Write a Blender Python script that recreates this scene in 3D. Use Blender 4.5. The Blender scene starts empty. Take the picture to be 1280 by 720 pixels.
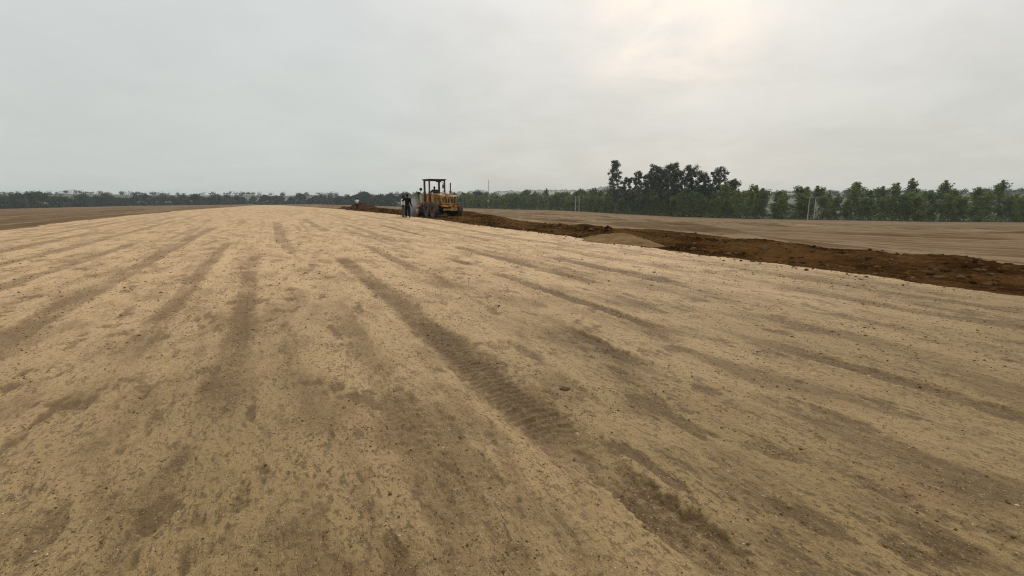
import bpy, bmesh, math, random
import numpy as np
from mathutils import Vector, Matrix, Euler
R = math.radians
random.seed(7)
rng = np.random.default_rng(11)
sc = bpy.context.scene
col = sc.collection
sc.render.engine = 'CYCLES'

# ------------------------------------------------------------------ helpers
def link(name, me, mat=None, parent=None, smooth=False):
    o = bpy.data.objects.new(name, me)
    col.objects.link(o)
    if mat is not None:
        for m in (mat if isinstance(mat, (list, tuple)) else [mat]):
            me.materials.append(m)
    if parent is not None:
        o.parent = parent
    if smooth:
        me.polygons.foreach_set('use_smooth', [True] * len(me.polygons))
    return o

def tag(o, label=None, cat=None, group=None, kind=None):
    if label: o['label'] = label
    if cat: o['category'] = cat
    if group: o['group'] = group
    if kind: o['kind'] = kind
    return o

def empty(name, loc=(0, 0, 0), rz=0.0):
    o = bpy.data.objects.new(name, None)
    o.empty_display_size = 0.2
    col.objects.link(o)
    o.location = loc
    o.rotation_euler = (0, 0, rz)
    return o

def copy_thing(root, loc, rz, scale=1.0):
    r = root.copy(); col.objects.link(r)
    r.location = loc; r.rotation_euler = (0, 0, rz)
    r.scale = scale if isinstance(scale, tuple) else (scale,) * 3
    for ch in list(root.children):
        c = ch.copy(); col.objects.link(c); c.parent = r
    return r

class MB:
    """collects shapes into one bmesh"""
    def __init__(self): self.bm = bmesh.new()
    def box(self, c, d, rot=None, bev=0.0, taper=None):
        b = bmesh.new()
        bmesh.ops.create_cube(b, size=1.0)
        for v in b.verts:
            v.co = Vector((v.co.x * d[0], v.co.y * d[1], v.co.z * d[2]))
            if taper and v.co.z > 0:
                v.co.x *= taper[0]; v.co.y *= taper[1]
        if bev > 0:
            bmesh.ops.bevel(b, geom=list(b.edges), offset=bev, segments=2, affect='EDGES', profile=0.6)
        M = Matrix.Translation(Vector(c))
        if rot: M = M @ Euler(rot).to_matrix().to_4x4()
        bmesh.ops.transform(b, matrix=M, verts=b.verts)
        self._join(b); return self
    def cyl(self, a, b_, r0, r1=None, n=16, caps=True):
        a = Vector(a); b_ = Vector(b_); d = b_ - a
        b = bmesh.new()
        bmesh.ops.create_cone(b, cap_ends=caps, segments=n, radius1=r0, radius2=r0 if r1 is None else r1, depth=d.length)
        M = Matrix.Translation((a + b_) / 2) @ d.to_track_quat('Z', 'Y').to_matrix().to_4x4()
        bmesh.ops.transform(b, matrix=M, verts=b.verts)
        self._join(b); return self
    def tube(self, pts, radii, n=8):
        pts = [Vector(p) for p in pts]
        rings = []
        for i, p in enumerate(pts):
            d = (pts[min(i + 1, len(pts) - 1)] - pts[max(i - 1, 0)]).normalized()
            q = d.to_track_quat('Z', 'Y')
            rr = radii[i] if hasattr(radii, '__len__') else radii
            rings.append([self.bm.verts.new(p + q @ Vector((math.cos(2 * math.pi * k / n) * rr, math.sin(2 * math.pi * k / n) * rr, 0))) for k in range(n)])
        for i in range(len(rings) - 1):
            for k in range(n):
                self.bm.faces.new((rings[i][k], rings[i][(k + 1) % n], rings[i + 1][(k + 1) % n], rings[i + 1][k]))
        self.bm.faces.new(rings[0][::-1]); self.bm.faces.new(rings[-1])
        return self
    def lathe(self, prof, c, n=40):
        """profile (axial, radius) spun about the Y axis through c"""
        c = Vector(c); rings = []
        for (ax, r) in prof:
            rings.append([self.bm.verts.new(c + Vector((math.cos(2 * math.pi * k / n) * r, ax, math.sin(2 * math.pi * k / n) * r))) for k in range(n)])
        for i in range(len(rings) - 1):
            for k in range(n):
                self.bm.faces.new((rings[i][k], rings[i][(k + 1) % n], rings[i + 1][(k + 1) % n], rings[i + 1][k]))
        return self
    def ball(self, c, r, scale=(1, 1, 1), sub=2):
        b = bmesh.new()
        bmesh.ops.create_icosphere(b, subdivisions=sub, radius=r)
        bmesh.ops.transform(b, matrix=Matrix.Translation(Vector(c)) @ Matrix.Diagonal((*scale, 1)), verts=b.verts)
        self._join(b); return self
    def prism(self, prof, y0, y1, bev=0.0):
        """profile in XZ extruded along Y"""
        b = bmesh.new()
        A = [b.verts.new((x, y0, z)) for x, z in prof]; B = [b.verts.new((x, y1, z)) for x, z in prof]
        n = len(prof)
        b.faces.new(A); b.faces.new(B[::-1])
        for i in range(n):
            b.faces.new((A[i], B[i], B[(i + 1) % n], A[(i + 1) % n]))
        bmesh.ops.recalc_face_normals(b, faces=b.faces)
        if bev: bmesh.ops.bevel(b, geom=list(b.edges), offset=bev, segments=2, affect='EDGES', profile=0.6)
        self._join(b); return self
    def _join(self, b):
        me = bpy.data.meshes.new('tmp'); b.to_mesh(me); b.free()
        self.bm.from_mesh(me); bpy.data.meshes.remove(me)
    def build(self, name, mat, parent=None, smooth=False):
        bmesh.ops.recalc_face_normals(self.bm, faces=self.bm.faces)
        me = bpy.data.meshes.new(name); self.bm.to_mesh(me); self.bm.free()
        return link(name, me, mat, parent, smooth)

# ------------------------------------------------------------------ materials
def newmat(name):
    m = bpy.data.materials.new(name); m.use_nodes = True
    nt = m.node_tree
    return m, nt, nt.nodes['Principled BSDF']

def N(nt, typ, **kw):
    n = nt.nodes.new(typ)
    for k, v in kw.items():
        if k in n.inputs: n.inputs[k].default_value = v
        else: setattr(n, k, v)
    return n

def mixc(nt, fac, a, b, blend='MIX'):
    n = nt.nodes.new('ShaderNodeMix'); n.data_type = 'RGBA'; n.blend_type = blend
    for sock, v in ((n.inputs[0], fac), (n.inputs[6], a), (n.inputs[7], b)):
        if isinstance(v, bpy.types.NodeSocket): nt.links.new(v, sock)
        elif isinstance(v, (int, float)): sock.default_value = v
        else: sock.default_value = (*v, 1)
    return n.outputs[2]

def math_(nt, op, a, b=None, clamp=False):
    n = nt.nodes.new('ShaderNodeMath'); n.operation = op; n.use_clamp = clamp
    for i, v in enumerate((a, b)):
        if v is None: continue
        if isinstance(v, bpy.types.NodeSocket): nt.links.new(v, n.inputs[i])
        else: n.inputs[i].default_value = v
    return n.outputs[0]

def rng_(nt, v, a, b, c=0.0, d=1.0):
    n = nt.nodes.new('ShaderNodeMapRange'); n.interpolation_type = 'SMOOTHSTEP'
    nt.links.new(v, n.inputs[0])
    for i, q in enumerate((a, b, c, d)): n.inputs[i + 1].default_value = q
    return n.outputs[0]

def noise(nt, vec, scale, detail=4, rough=0.55, dist=0.0):
    n = N(nt, 'ShaderNodeTexNoise', Scale=scale, Detail=detail, Roughness=rough, Distortion=dist)
    if vec is not None: nt.links.new(vec, n.inputs['Vector'])
    return n.outputs[0]

ROADANG = math.atan2(0.901, -0.434)     # heading of the road, from +X
def road_vec(nt, sx=1.0, sy=1.0):
    """world position turned so that X runs along the road"""
    g = nt.nodes.new('ShaderNodeNewGeometry')
    mp = nt.nodes.new('ShaderNodeMapping'); mp.vector_type = 'TEXTURE'
    mp.inputs['Rotation'].default_value = (0, 0, ROADANG)
    mp.inputs['Scale'].default_value = (sx, sy, 1)
    nt.links.new(g.outputs['Position'], mp.inputs['Vector'])
    return mp.outputs[0]

def attr(nt, name):
    n = nt.nodes.new('ShaderNodeAttribute'); n.attribute_name = name
    return n.outputs['Fac']

def bump(nt, bsdf, heights):
    prev = None
    for h, dist, st in heights:
        b = nt.nodes.new('ShaderNodeBump'); b.inputs['Strength'].default_value = st; b.inputs['Distance'].default_value = dist
        nt.links.new(h, b.inputs['Height'])
        if prev is not None: nt.links.new(prev, b.inputs['Normal'])
        prev = b.outputs[0]
    nt.links.new(prev, bsdf.inputs['Normal'])

def paint(name, base, dirt, amount=0.5, rough=0.5, scale=3.0, metal=0.0):
    m, nt, b = newmat(name)
    tc = nt.nodes.new('ShaderNodeTexCoord')
    n1 = noise(nt, tc.outputs['Object'], scale, 6, 0.65)
    n2 = noise(nt, tc.outputs['Object'], scale * 6, 4, 0.6)
    f = rng_(nt, math_(nt, 'ADD', math_(nt, 'MULTIPLY', n1, 0.7), math_(nt, 'MULTIPLY', n2, 0.3)), 0.62 - amount * 0.3, 0.72 - amount * 0.2)
    c = mixc(nt, f, base, dirt)
    nt.links.new(c, b.inputs['Base Color'])
    nt.links.new(rng_(nt, f, 0, 1, rough, 0.9), b.inputs['Roughness'])
    b.inputs['Metallic'].default_value = metal
    bump(nt, b, [(n2, 0.01, 0.3)])
    return m

M = {}
DIRT = (0.16, 0.095, 0.045)
M['yellow'] = paint('worn_yellow_paint', (0.45, 0.215, 0.022), (0.10, 0.05, 0.018), 0.72, 0.5, 2.6)
M['yellow_pale'] = paint('dusty_yellow_paint', (0.36, 0.20, 0.05), (0.17, 0.10, 0.045), 0.7, 0.6, 2.6)
M['tan_panel'] = paint('dusty_tan_panel', (0.34, 0.27, 0.18), (0.17, 0.12, 0.075), 0.55, 0.7, 2.5)
M['rust'] = paint('rusty_steel', (0.085, 0.04, 0.022), (0.05, 0.03, 0.02), 0.5, 0.7, 4.0)
M['dark'] = paint('grimy_dark_steel', (0.016, 0.013, 0.011), (0.05, 0.03, 0.016), 0.45, 0.55, 4.0)
M['black'] = paint('soot_black', (0.010, 0.010, 0.010), (0.03, 0.025, 0.02), 0.3, 0.7, 4.0)
M['rubber'] = paint('dusty_rubber', (0.022, 0.019, 0.016), (0.10, 0.066, 0.038), 0.7, 0.85, 3.0)
M['rim'] = paint('dirty_rim', (0.075, 0.045, 0.02), (0.05, 0.03, 0.018), 0.7, 0.6, 5.0)
M['chrome'] = paint('oily_steel', (0.35, 0.35, 0.35), (0.12, 0.09, 0.06), 0.4, 0.3, 6.0, 0.9)
M['lamp_red'] = paint('red_lens', (0.25, 0.015, 0.01), DIRT, 0.35, 0.3, 8)
M['mirror_glass'] = paint('mirror_glass', (0.03, 0.032, 0.035), (0.06, 0.055, 0.05), 0.3, 0.15, 8)

def cloth(name, c, v=0.7):
    m, nt, b = newmat(name)
    tc = nt.nodes.new('ShaderNodeTexCoord')
    n1 = noise(nt, tc.outputs['Object'], 6, 5, 0.6)
    nt.links.new(mixc(nt, n1, tuple(x * v for x in c), c), b.inputs['Base Color'])
    b.inputs['Roughness'].default_value = 0.95; b.inputs['Specular IOR Level'].default_value = 0.08
    bump(nt, b, [(noise(nt, tc.outputs['Object'], 14, 3), 0.02, 0.5)])
    return m
M['skin'] = cloth('dark_skin', (0.055, 0.03, 0.02), 0.85)
M['hair'] = cloth('black_hair', (0.008, 0.007, 0.007))
M['white_cloth'] = cloth('white_shirt_cloth', (0.62, 0.62, 0.60), 0.85)
M['black_cloth'] = cloth('black_cloth', (0.007, 0.007, 0.010))
M['navy_cloth'] = cloth('black_trouser_cloth', (0.010, 0.010, 0.016))
M['grey_cloth'] = cloth('grey_trouser_cloth', (0.085, 0.09, 0.085))
M['brown_cloth'] = cloth('brown_cloth', (0.06, 0.028, 0.018))
M['shoe'] = cloth('dark_shoe', (0.015, 0.012, 0.01))
M['eye'] = cloth('eye_white', (0.5, 0.47, 0.42))

# --- soils
def soil_road():
    m, nt, b = newmat('graded_dirt')
    v = road_vec(nt); vs = road_vec(nt, 7.0, 1.0); vs2 = road_vec(nt, 3.0, 1.0)
    g = nt.nodes.new('ShaderNodeNewGeometry')
    sep = nt.nodes.new('ShaderNodeSeparateXYZ'); nt.links.new(v, sep.inputs[0])
    s_ = sep.outputs[0]
    big = noise(nt, vs, 0.55, 5, 0.6, 0.4)
    mid = noise(nt, vs2, 2.3, 6, 0.62, 0.3)
    fine = noise(nt, v, 22, 5, 0.65)
    grit = noise(nt, v, 75, 3, 0.6)
    fine2 = noise(nt, vs2, 11, 5, 0.7, 0.5)
    # browner nearby, paler farther along: brighter grazing light there, painted into the colour
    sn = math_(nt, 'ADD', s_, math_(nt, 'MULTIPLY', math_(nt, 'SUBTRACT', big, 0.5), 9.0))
    far_light = rng_(nt, sn, -0.5, 12.0)
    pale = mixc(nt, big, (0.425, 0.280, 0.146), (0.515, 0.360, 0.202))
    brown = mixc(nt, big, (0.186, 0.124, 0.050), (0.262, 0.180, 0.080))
    base = mixc(nt, far_light, brown, pale)
    # mottling
    base = mixc(nt, rng_(nt, mid, 0.46, 0.66, 0.0, 0.65), base, mixc(nt, far_light, (0.098, 0.06, 0.023), (0.25, 0.158, 0.074)))
    base = mixc(nt, rng_(nt, mid, 0.46, 0.28, 0.0, 0.40), base, mixc(nt, far_light, (0.275, 0.19, 0.09), (0.53, 0.38, 0.215)))
    # reddish stain here and there
    red = noise(nt, v, 0.9, 3, 0.5)
    base = mixc(nt, rng_(nt, red, 0.60, 0.72, 0.0, 0.35), base, (0.21, 0.115, 0.055))
    # churned dark soil in the wheel tracks
    tr = attr(nt, 'track')
    trn = math_(nt, 'MULTIPLY', tr, rng_(nt, math_(nt, 'ADD', math_(nt, 'MULTIPLY', mid, 0.6), math_(nt, 'MULTIPLY', fine, 0.4)), 0.32, 0.50, 0.22, 1.0), True)
    base = mixc(nt, trn, base, mixc(nt, far_light, (0.080, 0.047, 0.018), (0.135, 0.080, 0.033)))
    # grit specks
    patch = rng_(nt, noise(nt, v, 1.3, 4, 0.6), 0.38, 0.62, 0.25, 1.0)
    crumb = noise(nt, vs2, 34, 4, 0.7)
    base = mixc(nt, math_(nt, 'MULTIPLY', patch, rng_(nt, crumb, 0.55, 0.60, 0.0, 0.8)), base, mixc(nt, far_light, (0.075, 0.046, 0.021), (0.22, 0.14, 0.07)))
    base = mixc(nt, rng_(nt, fine, 0.53, 0.64, 0.0, 0.62), base, mixc(nt, far_light, (0.070, 0.044, 0.020), (0.20, 0.13, 0.065)))
    base = mixc(nt, math_(nt, 'MULTIPLY', patch, rng_(nt, fine2, 0.56, 0.61, 0.0, 0.72)), base, mixc(nt, far_light, (0.075, 0.048, 0.022), (0.21, 0.135, 0.07)))
    base = mixc(nt, rng_(nt, grit, 0.62, 0.70, 0.0, 0.6), base, (0.42, 0.33, 0.22))
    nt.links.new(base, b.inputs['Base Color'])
    b.inputs['Roughness'].default_value = 0.85
    b.inputs['Specular IOR Level'].default_value = 0.2
    bump(nt, b, [(mid, 0.06, 0.5), (fine2, 0.04, 0.7), (crumb, 0.02, 0.8), (fine, 0.02, 0.9), (grit, 0.008, 0.8)])
    return m

def soil_dark():
    m, nt, b = newmat('turned_earth')
    v = road_vec(nt); vs = road_vec(nt, 3.0, 1.0)
    n1 = noise(nt, vs, 0.9, 5, 0.6, 0.3); n2 = noise(nt, v, 5, 5, 0.65); n3 = noise(nt, v, 25, 3, 0.6)
    c = mixc(nt, rng_(nt, n1, 0.38, 0.62), (0.024, 0.0115, 0.004), (0.090, 0.045, 0.016))
    c = mixc(nt, rng_(nt, n2, 0.50, 0.68, 0, 0.6), c, (0.120, 0.070, 0.028))
    c = mixc(nt, rng_(nt, n2, 0.45, 0.25, 0, 0.7), c, (0.04, 0.02, 0.01))
    nt.links.new(c, b.inputs['Base Color'])
    b.inputs['Roughness'].default_value = 1.0; b.inputs['Specular IOR Level'].default_value = 0.0
    bump(nt, b, [(n2, 0.25, 0.8), (n3, 0.05, 0.7)])
    return m

def soil_field():
    m, nt, b = newmat('bare_field_soil')
    v = road_vec(nt); vs = road_vec(nt, 14.0, 1.0); vs2 = road_vec(nt, 6.0, 1.0)
    n1 = noise(nt, vs, 0.16, 6, 0.62, 0.5); n2 = noise(nt, vs2, 0.9, 5, 0.6, 0.3); n3 = noise(nt, v, 4, 4, 0.6)
    c = mixc(nt, rng_(nt, n1, 0.36, 0.62), (0.105, 0.066, 0.035), (0.200, 0.142, 0.083))
    n4 = noise(nt, vs2, 2.6, 5, 0.7, 0.4)
    c = mixc(nt, rng_(nt, n2, 0.49, 0.60, 0, 0.8), c, (0.080, 0.044, 0.019))
    c = mixc(nt, rng_(nt, n4, 0.52, 0.62, 0, 0.7), c, (0.085, 0.050, 0.024))
    c = mixc(nt, rng_(nt, n3, 0.55, 0.66, 0, 0.5), c, (0.09, 0.055, 0.028))
    c = mixc(nt, rng_(nt, n2, 0.40, 0.28, 0, 0.5), c, (0.34, 0.25, 0.15))
    nt.links.new(c, b.inputs['Base Color'])
    b.inputs['Roughness'].default_value = 1.0; b.inputs['Specular IOR Level'].default_value = 0.03
    bump(nt, b, [(n2, 0.3, 0.6), (n3, 0.06, 0.6)])
    return m

def soil_heap(name, a, c_):
    m, nt, b = newmat(name)
    v = road_vec(nt)
    n1 = noise(nt, v, 2.0, 5, 0.6); n2 = noise(nt, v, 14, 5, 0.7)
    c = mixc(nt, rng_(nt, n1, 0.35, 0.65), a, c_)
    c = mixc(nt, rng_(nt, n2, 0.55, 0.7, 0, 0.6), c, tuple(x * 0.45 for x in a))
    nt.links.new(c, b.inputs['Base Color'])
    b.inputs['Roughness'].default_value = 1.0; b.inputs['Specular IOR Level'].default_value = 0.03
    bump(nt, b, [(n1, 0.2, 0.6), (n2, 0.05, 0.8)])
    return m

def soil_hills():
    m, nt, b = newmat('scrubby_hillside')
    v = road_vec(nt)
    n1 = noise(nt, v, 0.02, 6, 0.65)
    c = mixc(nt, rng_(nt, n1, 0.4, 0.6), (0.024, 0.034, 0.016), (0.052, 0.056, 0.026))
    nt.links.new(c, b.inputs['Base Color']); b.inputs['Roughness'].default_value = 1.0
    return m
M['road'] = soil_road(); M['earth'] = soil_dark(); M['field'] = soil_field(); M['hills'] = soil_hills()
M['sandheap'] = soil_heap('sandy_gravel', (0.115, 0.070, 0.030), (0.190, 0.122, 0.056))
M['redheap'] = soil_heap('red_earth', (0.030, 0.012, 0.007), (0.055, 0.020, 0.011))
M['clod'] = soil_heap('dry_clod', (0.085, 0.052, 0.026), (0.13, 0.085, 0.045))

def leafmat(name, a, b_, trans=0.3):
    m, nt, b = newmat(name)
    t = attr(nt, 'tint')
    oi = nt.nodes.new('ShaderNodeObjectInfo')
    c = mixc(nt, t, a, b_)
    c = mixc(nt, rng_(nt, oi.outputs['Random'], 0.0, 1.0, 0.0, 0.55), c, tuple(x * y for x, y in zip(b_, (1.25, 0.95, 0.7))))
    nt.links.new(c, b.inputs['Base Color'])
    b.inputs['Roughness'].default_value = 0.65
    b.inputs['Specular IOR Level'].default_value = 0.25
    tr = nt.nodes.new('ShaderNodeBsdfTranslucent'); nt.links.new(c, tr.inputs[0])
    mx = nt.nodes.new('ShaderNodeMixShader'); mx.inputs[0].default_value = trans
    nt.links.new(b.outputs[0], mx.inputs[1]); nt.links.new(tr.outputs[0], mx.inputs[2])
    nt.links.new(mx.outputs[0], nt.nodes['Material Output'].inputs[0])
    return m
M['leaf_mid'] = leafmat('young_tree_leaves', (0.040, 0.074, 0.012), (0.140, 0.190, 0.034))
M['leaf_dark'] = leafmat('dark_tree_leaves', (0.018, 0.030, 0.014), (0.040, 0.055, 0.026))
M['leaf_euc'] = leafmat('eucalyptus_leaves', (0.024, 0.038, 0.018), (0.062, 0.080, 0.040))
M['leaf_olive'] = leafmat('olive_leaves', (0.035, 0.040, 0.016), (0.075, 0.075, 0.032))
M['bark'] = paint('grey_bark', (0.10, 0.085, 0.07), (0.05, 0.04, 0.03), 0.5, 0.9, 2.0)
M['bark_pale'] = paint('pale_bark', (0.24, 0.20, 0.16), (0.10, 0.075, 0.055), 0.5, 0.9, 1.0)
M['concrete'] = paint('weathered_concrete', (0.36, 0.33, 0.28), (0.22, 0.19, 0.15), 0.4, 0.9, 1.5)
M['steel'] = paint('galvanised_steel', (0.16, 0.16, 0.16), (0.10, 0.09, 0.08), 0.4, 0.6, 1.0)
M['wire'] = paint('dull_cable', (0.10, 0.11, 0.11), (0.08, 0.08, 0.08), 0.3, 0.7, 1.0)
M['whitewash'] = paint('whitewashed_wall', (0.78, 0.76, 0.72), (0.55, 0.5, 0.44), 0.35, 0.9, 0.3)
M['sheet_roof'] = paint('sheet_metal_roof', (0.45, 0.44, 0.42), (0.22, 0.13, 0.09), 0.4, 0.6, 0.3)
M['porcelain'] = paint('brown_insulator', (0.10, 0.05, 0.03), (0.2, 0.15, 0.1), 0.2, 0.3, 6)

# ------------------------------------------------------------------ terrain
U = np.array([-0.434, 0.901]); U /= np.linalg.norm(U)
Nn = np.array([U[1], -U[0]])
def to_st(x, y): return x * U[0] + y * U[1], x * Nn[0] + y * Nn[1]
def to_xy(s, t): return s * U[0] + t * Nn[0], s * U[1] + t * Nn[1]

def _hash(ix, iy, seed):
    h = (ix.astype(np.int64) * 374761393 + iy.astype(np.int64) * 668265263 + seed * 974711) & 0x7fffffff
    h = ((h ^ (h >> 13)) * 1274126177) & 0x7fffffff
    return ((h ^ (h >> 16)) & 0xffff) / 65535.0
def vnoise(x, y, seed=0):
    ix = np.floor(x); iy = np.floor(y); fx = x - ix; fy = y - iy
    fx = fx * fx * fx * (fx * (fx * 6 - 15) + 10); fy = fy * fy * fy * (fy * (fy * 6 - 15) + 10)
    a = _hash(ix, iy, seed); b = _hash(ix + 1, iy, seed); c = _hash(ix, iy + 1, seed); d = _hash(ix + 1, iy + 1, seed)
    return (a + (b - a) * fx) * (1 - fy) + (c + (d - c) * fx) * fy
def fbm(x, y, oc=4, seed=0, gain=0.5):
    v = 0; a = 1; tot = 0
    for k in range(oc):
        v = v + a * vnoise(x * 2 ** k + 13.1 * k, y * 2 ** k - 7.7 * k, seed + k); tot += a; a *= gain
    return v / tot - 0.5
def sstep(a, b, x):
    q = np.clip((x - a) / (b - a), 0, 1); return q * q * (3 - 2 * q)

# line the far trees stand on (world x, y), from the left round to the right
TL = [(-300, 60), (-345, 210), (-390, 380), (-400, 520), (-330, 640), (-262, 655), (-184, 581), (-106, 480), (-39, 415), (0, 372), (32, 340),
      (57, 275), (74, 229), (98, 205), (150, 182), (215, 168), (300, 150), (330, 60)]
TLa = np.array([math.atan2(p[0], p[1]) for p in TL]); TLr = np.array([math.hypot(*p) for p in TL])
def tree_dist(az): return np.interp(az, TLa, TLr)
HILL = [(-1.2, 13), (-0.45, 12), (-0.30, 11), (-0.16, 12.0), (-0.05, 13.0), (0.08, 13.5), (0.15, 16), (0.19, 23), (0.26, 19), (0.4, 14), (0.7, 15), (1.2, 14)]
def hill_h(az):
    return np.interp(az, [h[0] for h in HILL], [h[1] for h in HILL])

def edge_t(s): return 10.35 + 0.5 * fbm(s * 0.5, s * 0 + 3.3, 3, 5) + 0.25 * fbm(s * 2.5, s * 0 + 9.3, 2, 6)

RUTS = [  # offset across the road, half width, from, to, strength, lugs
    (1.57, 0.22, 2.1, 13.5, 1.0, 1), (0.76, 0.16, 1.5, 7.8, 0.52, 1), (2.70, 0.16, 7.2, 17, 0.62, 1), (2.99, 0.10, 3.2, 5.1, 0.80, 0),
    (3.98, 0.12, 4.0, 9.5, 0.85, 0), (4.0, 0.13, 10.5, 12.0, 0.8, 0), (5.15, 0.15, 7.0, 15.0, 0.72, 0), (5.45, 0.12, 19, 28.5, 0.8, 0),
    (6.35, 0.22, 6.2, 11.2, 0.75, 0), (2.03, 0.13, 2.95, 3.5, 1.0, 0), (1.6, 0.13, 1.3, 2.0, 0.85, 0), (0.70, 0.15, 1.0, 3.3, 0.45, 0), (0.93, 0.10, 2.0, 3.4, 0.45, 0),
    (7.6, 0.2, 9, 14, 0.5, 0), (8.3, 0.15, 12, 22, 0.5, 0), (6.9, 0.15, 16, 26, 0.5, 0), (3.9, 0.2, 17, 30, 0.5, 0), (8.7, 0.2, 24, 40, 0.5, 0),
    (7.2, 0.2, 30, 48, 0.45, 0), (2.2, 0.2, 24, 40, 0.5, 0), (4.9, 0.2, 34, 60, 0.4, 0),
    (-0.45, 0.17, 3.5, 16, 0.7, 1), (-1.35, 0.17, 5, 20, 0.6, 1), (-2.7, 0.2, 6, 30, 0.55, 0), (-4.2, 0.2, 3, 22, 0.6, 1), (-5.6, 0.2, 8, 40, 0.5, 0),
    (-7.0, 0.25, 2, 28, 0.55, 0), (-8.4, 0.2, 10, 45, 0.5, 0), (0.3, 0.2, 18, 36, 0.5, 0), (7.8, 0.18, 1.0, 6.5, 0.6, 1), (5.6, 0.17, 0.2, 5.0, 0.6, 1), (8.9, 0.15, 2, 9, 0.5, 0), (4.6, 0.12, 0.5, 3.4, 0.6, 0)]

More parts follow.
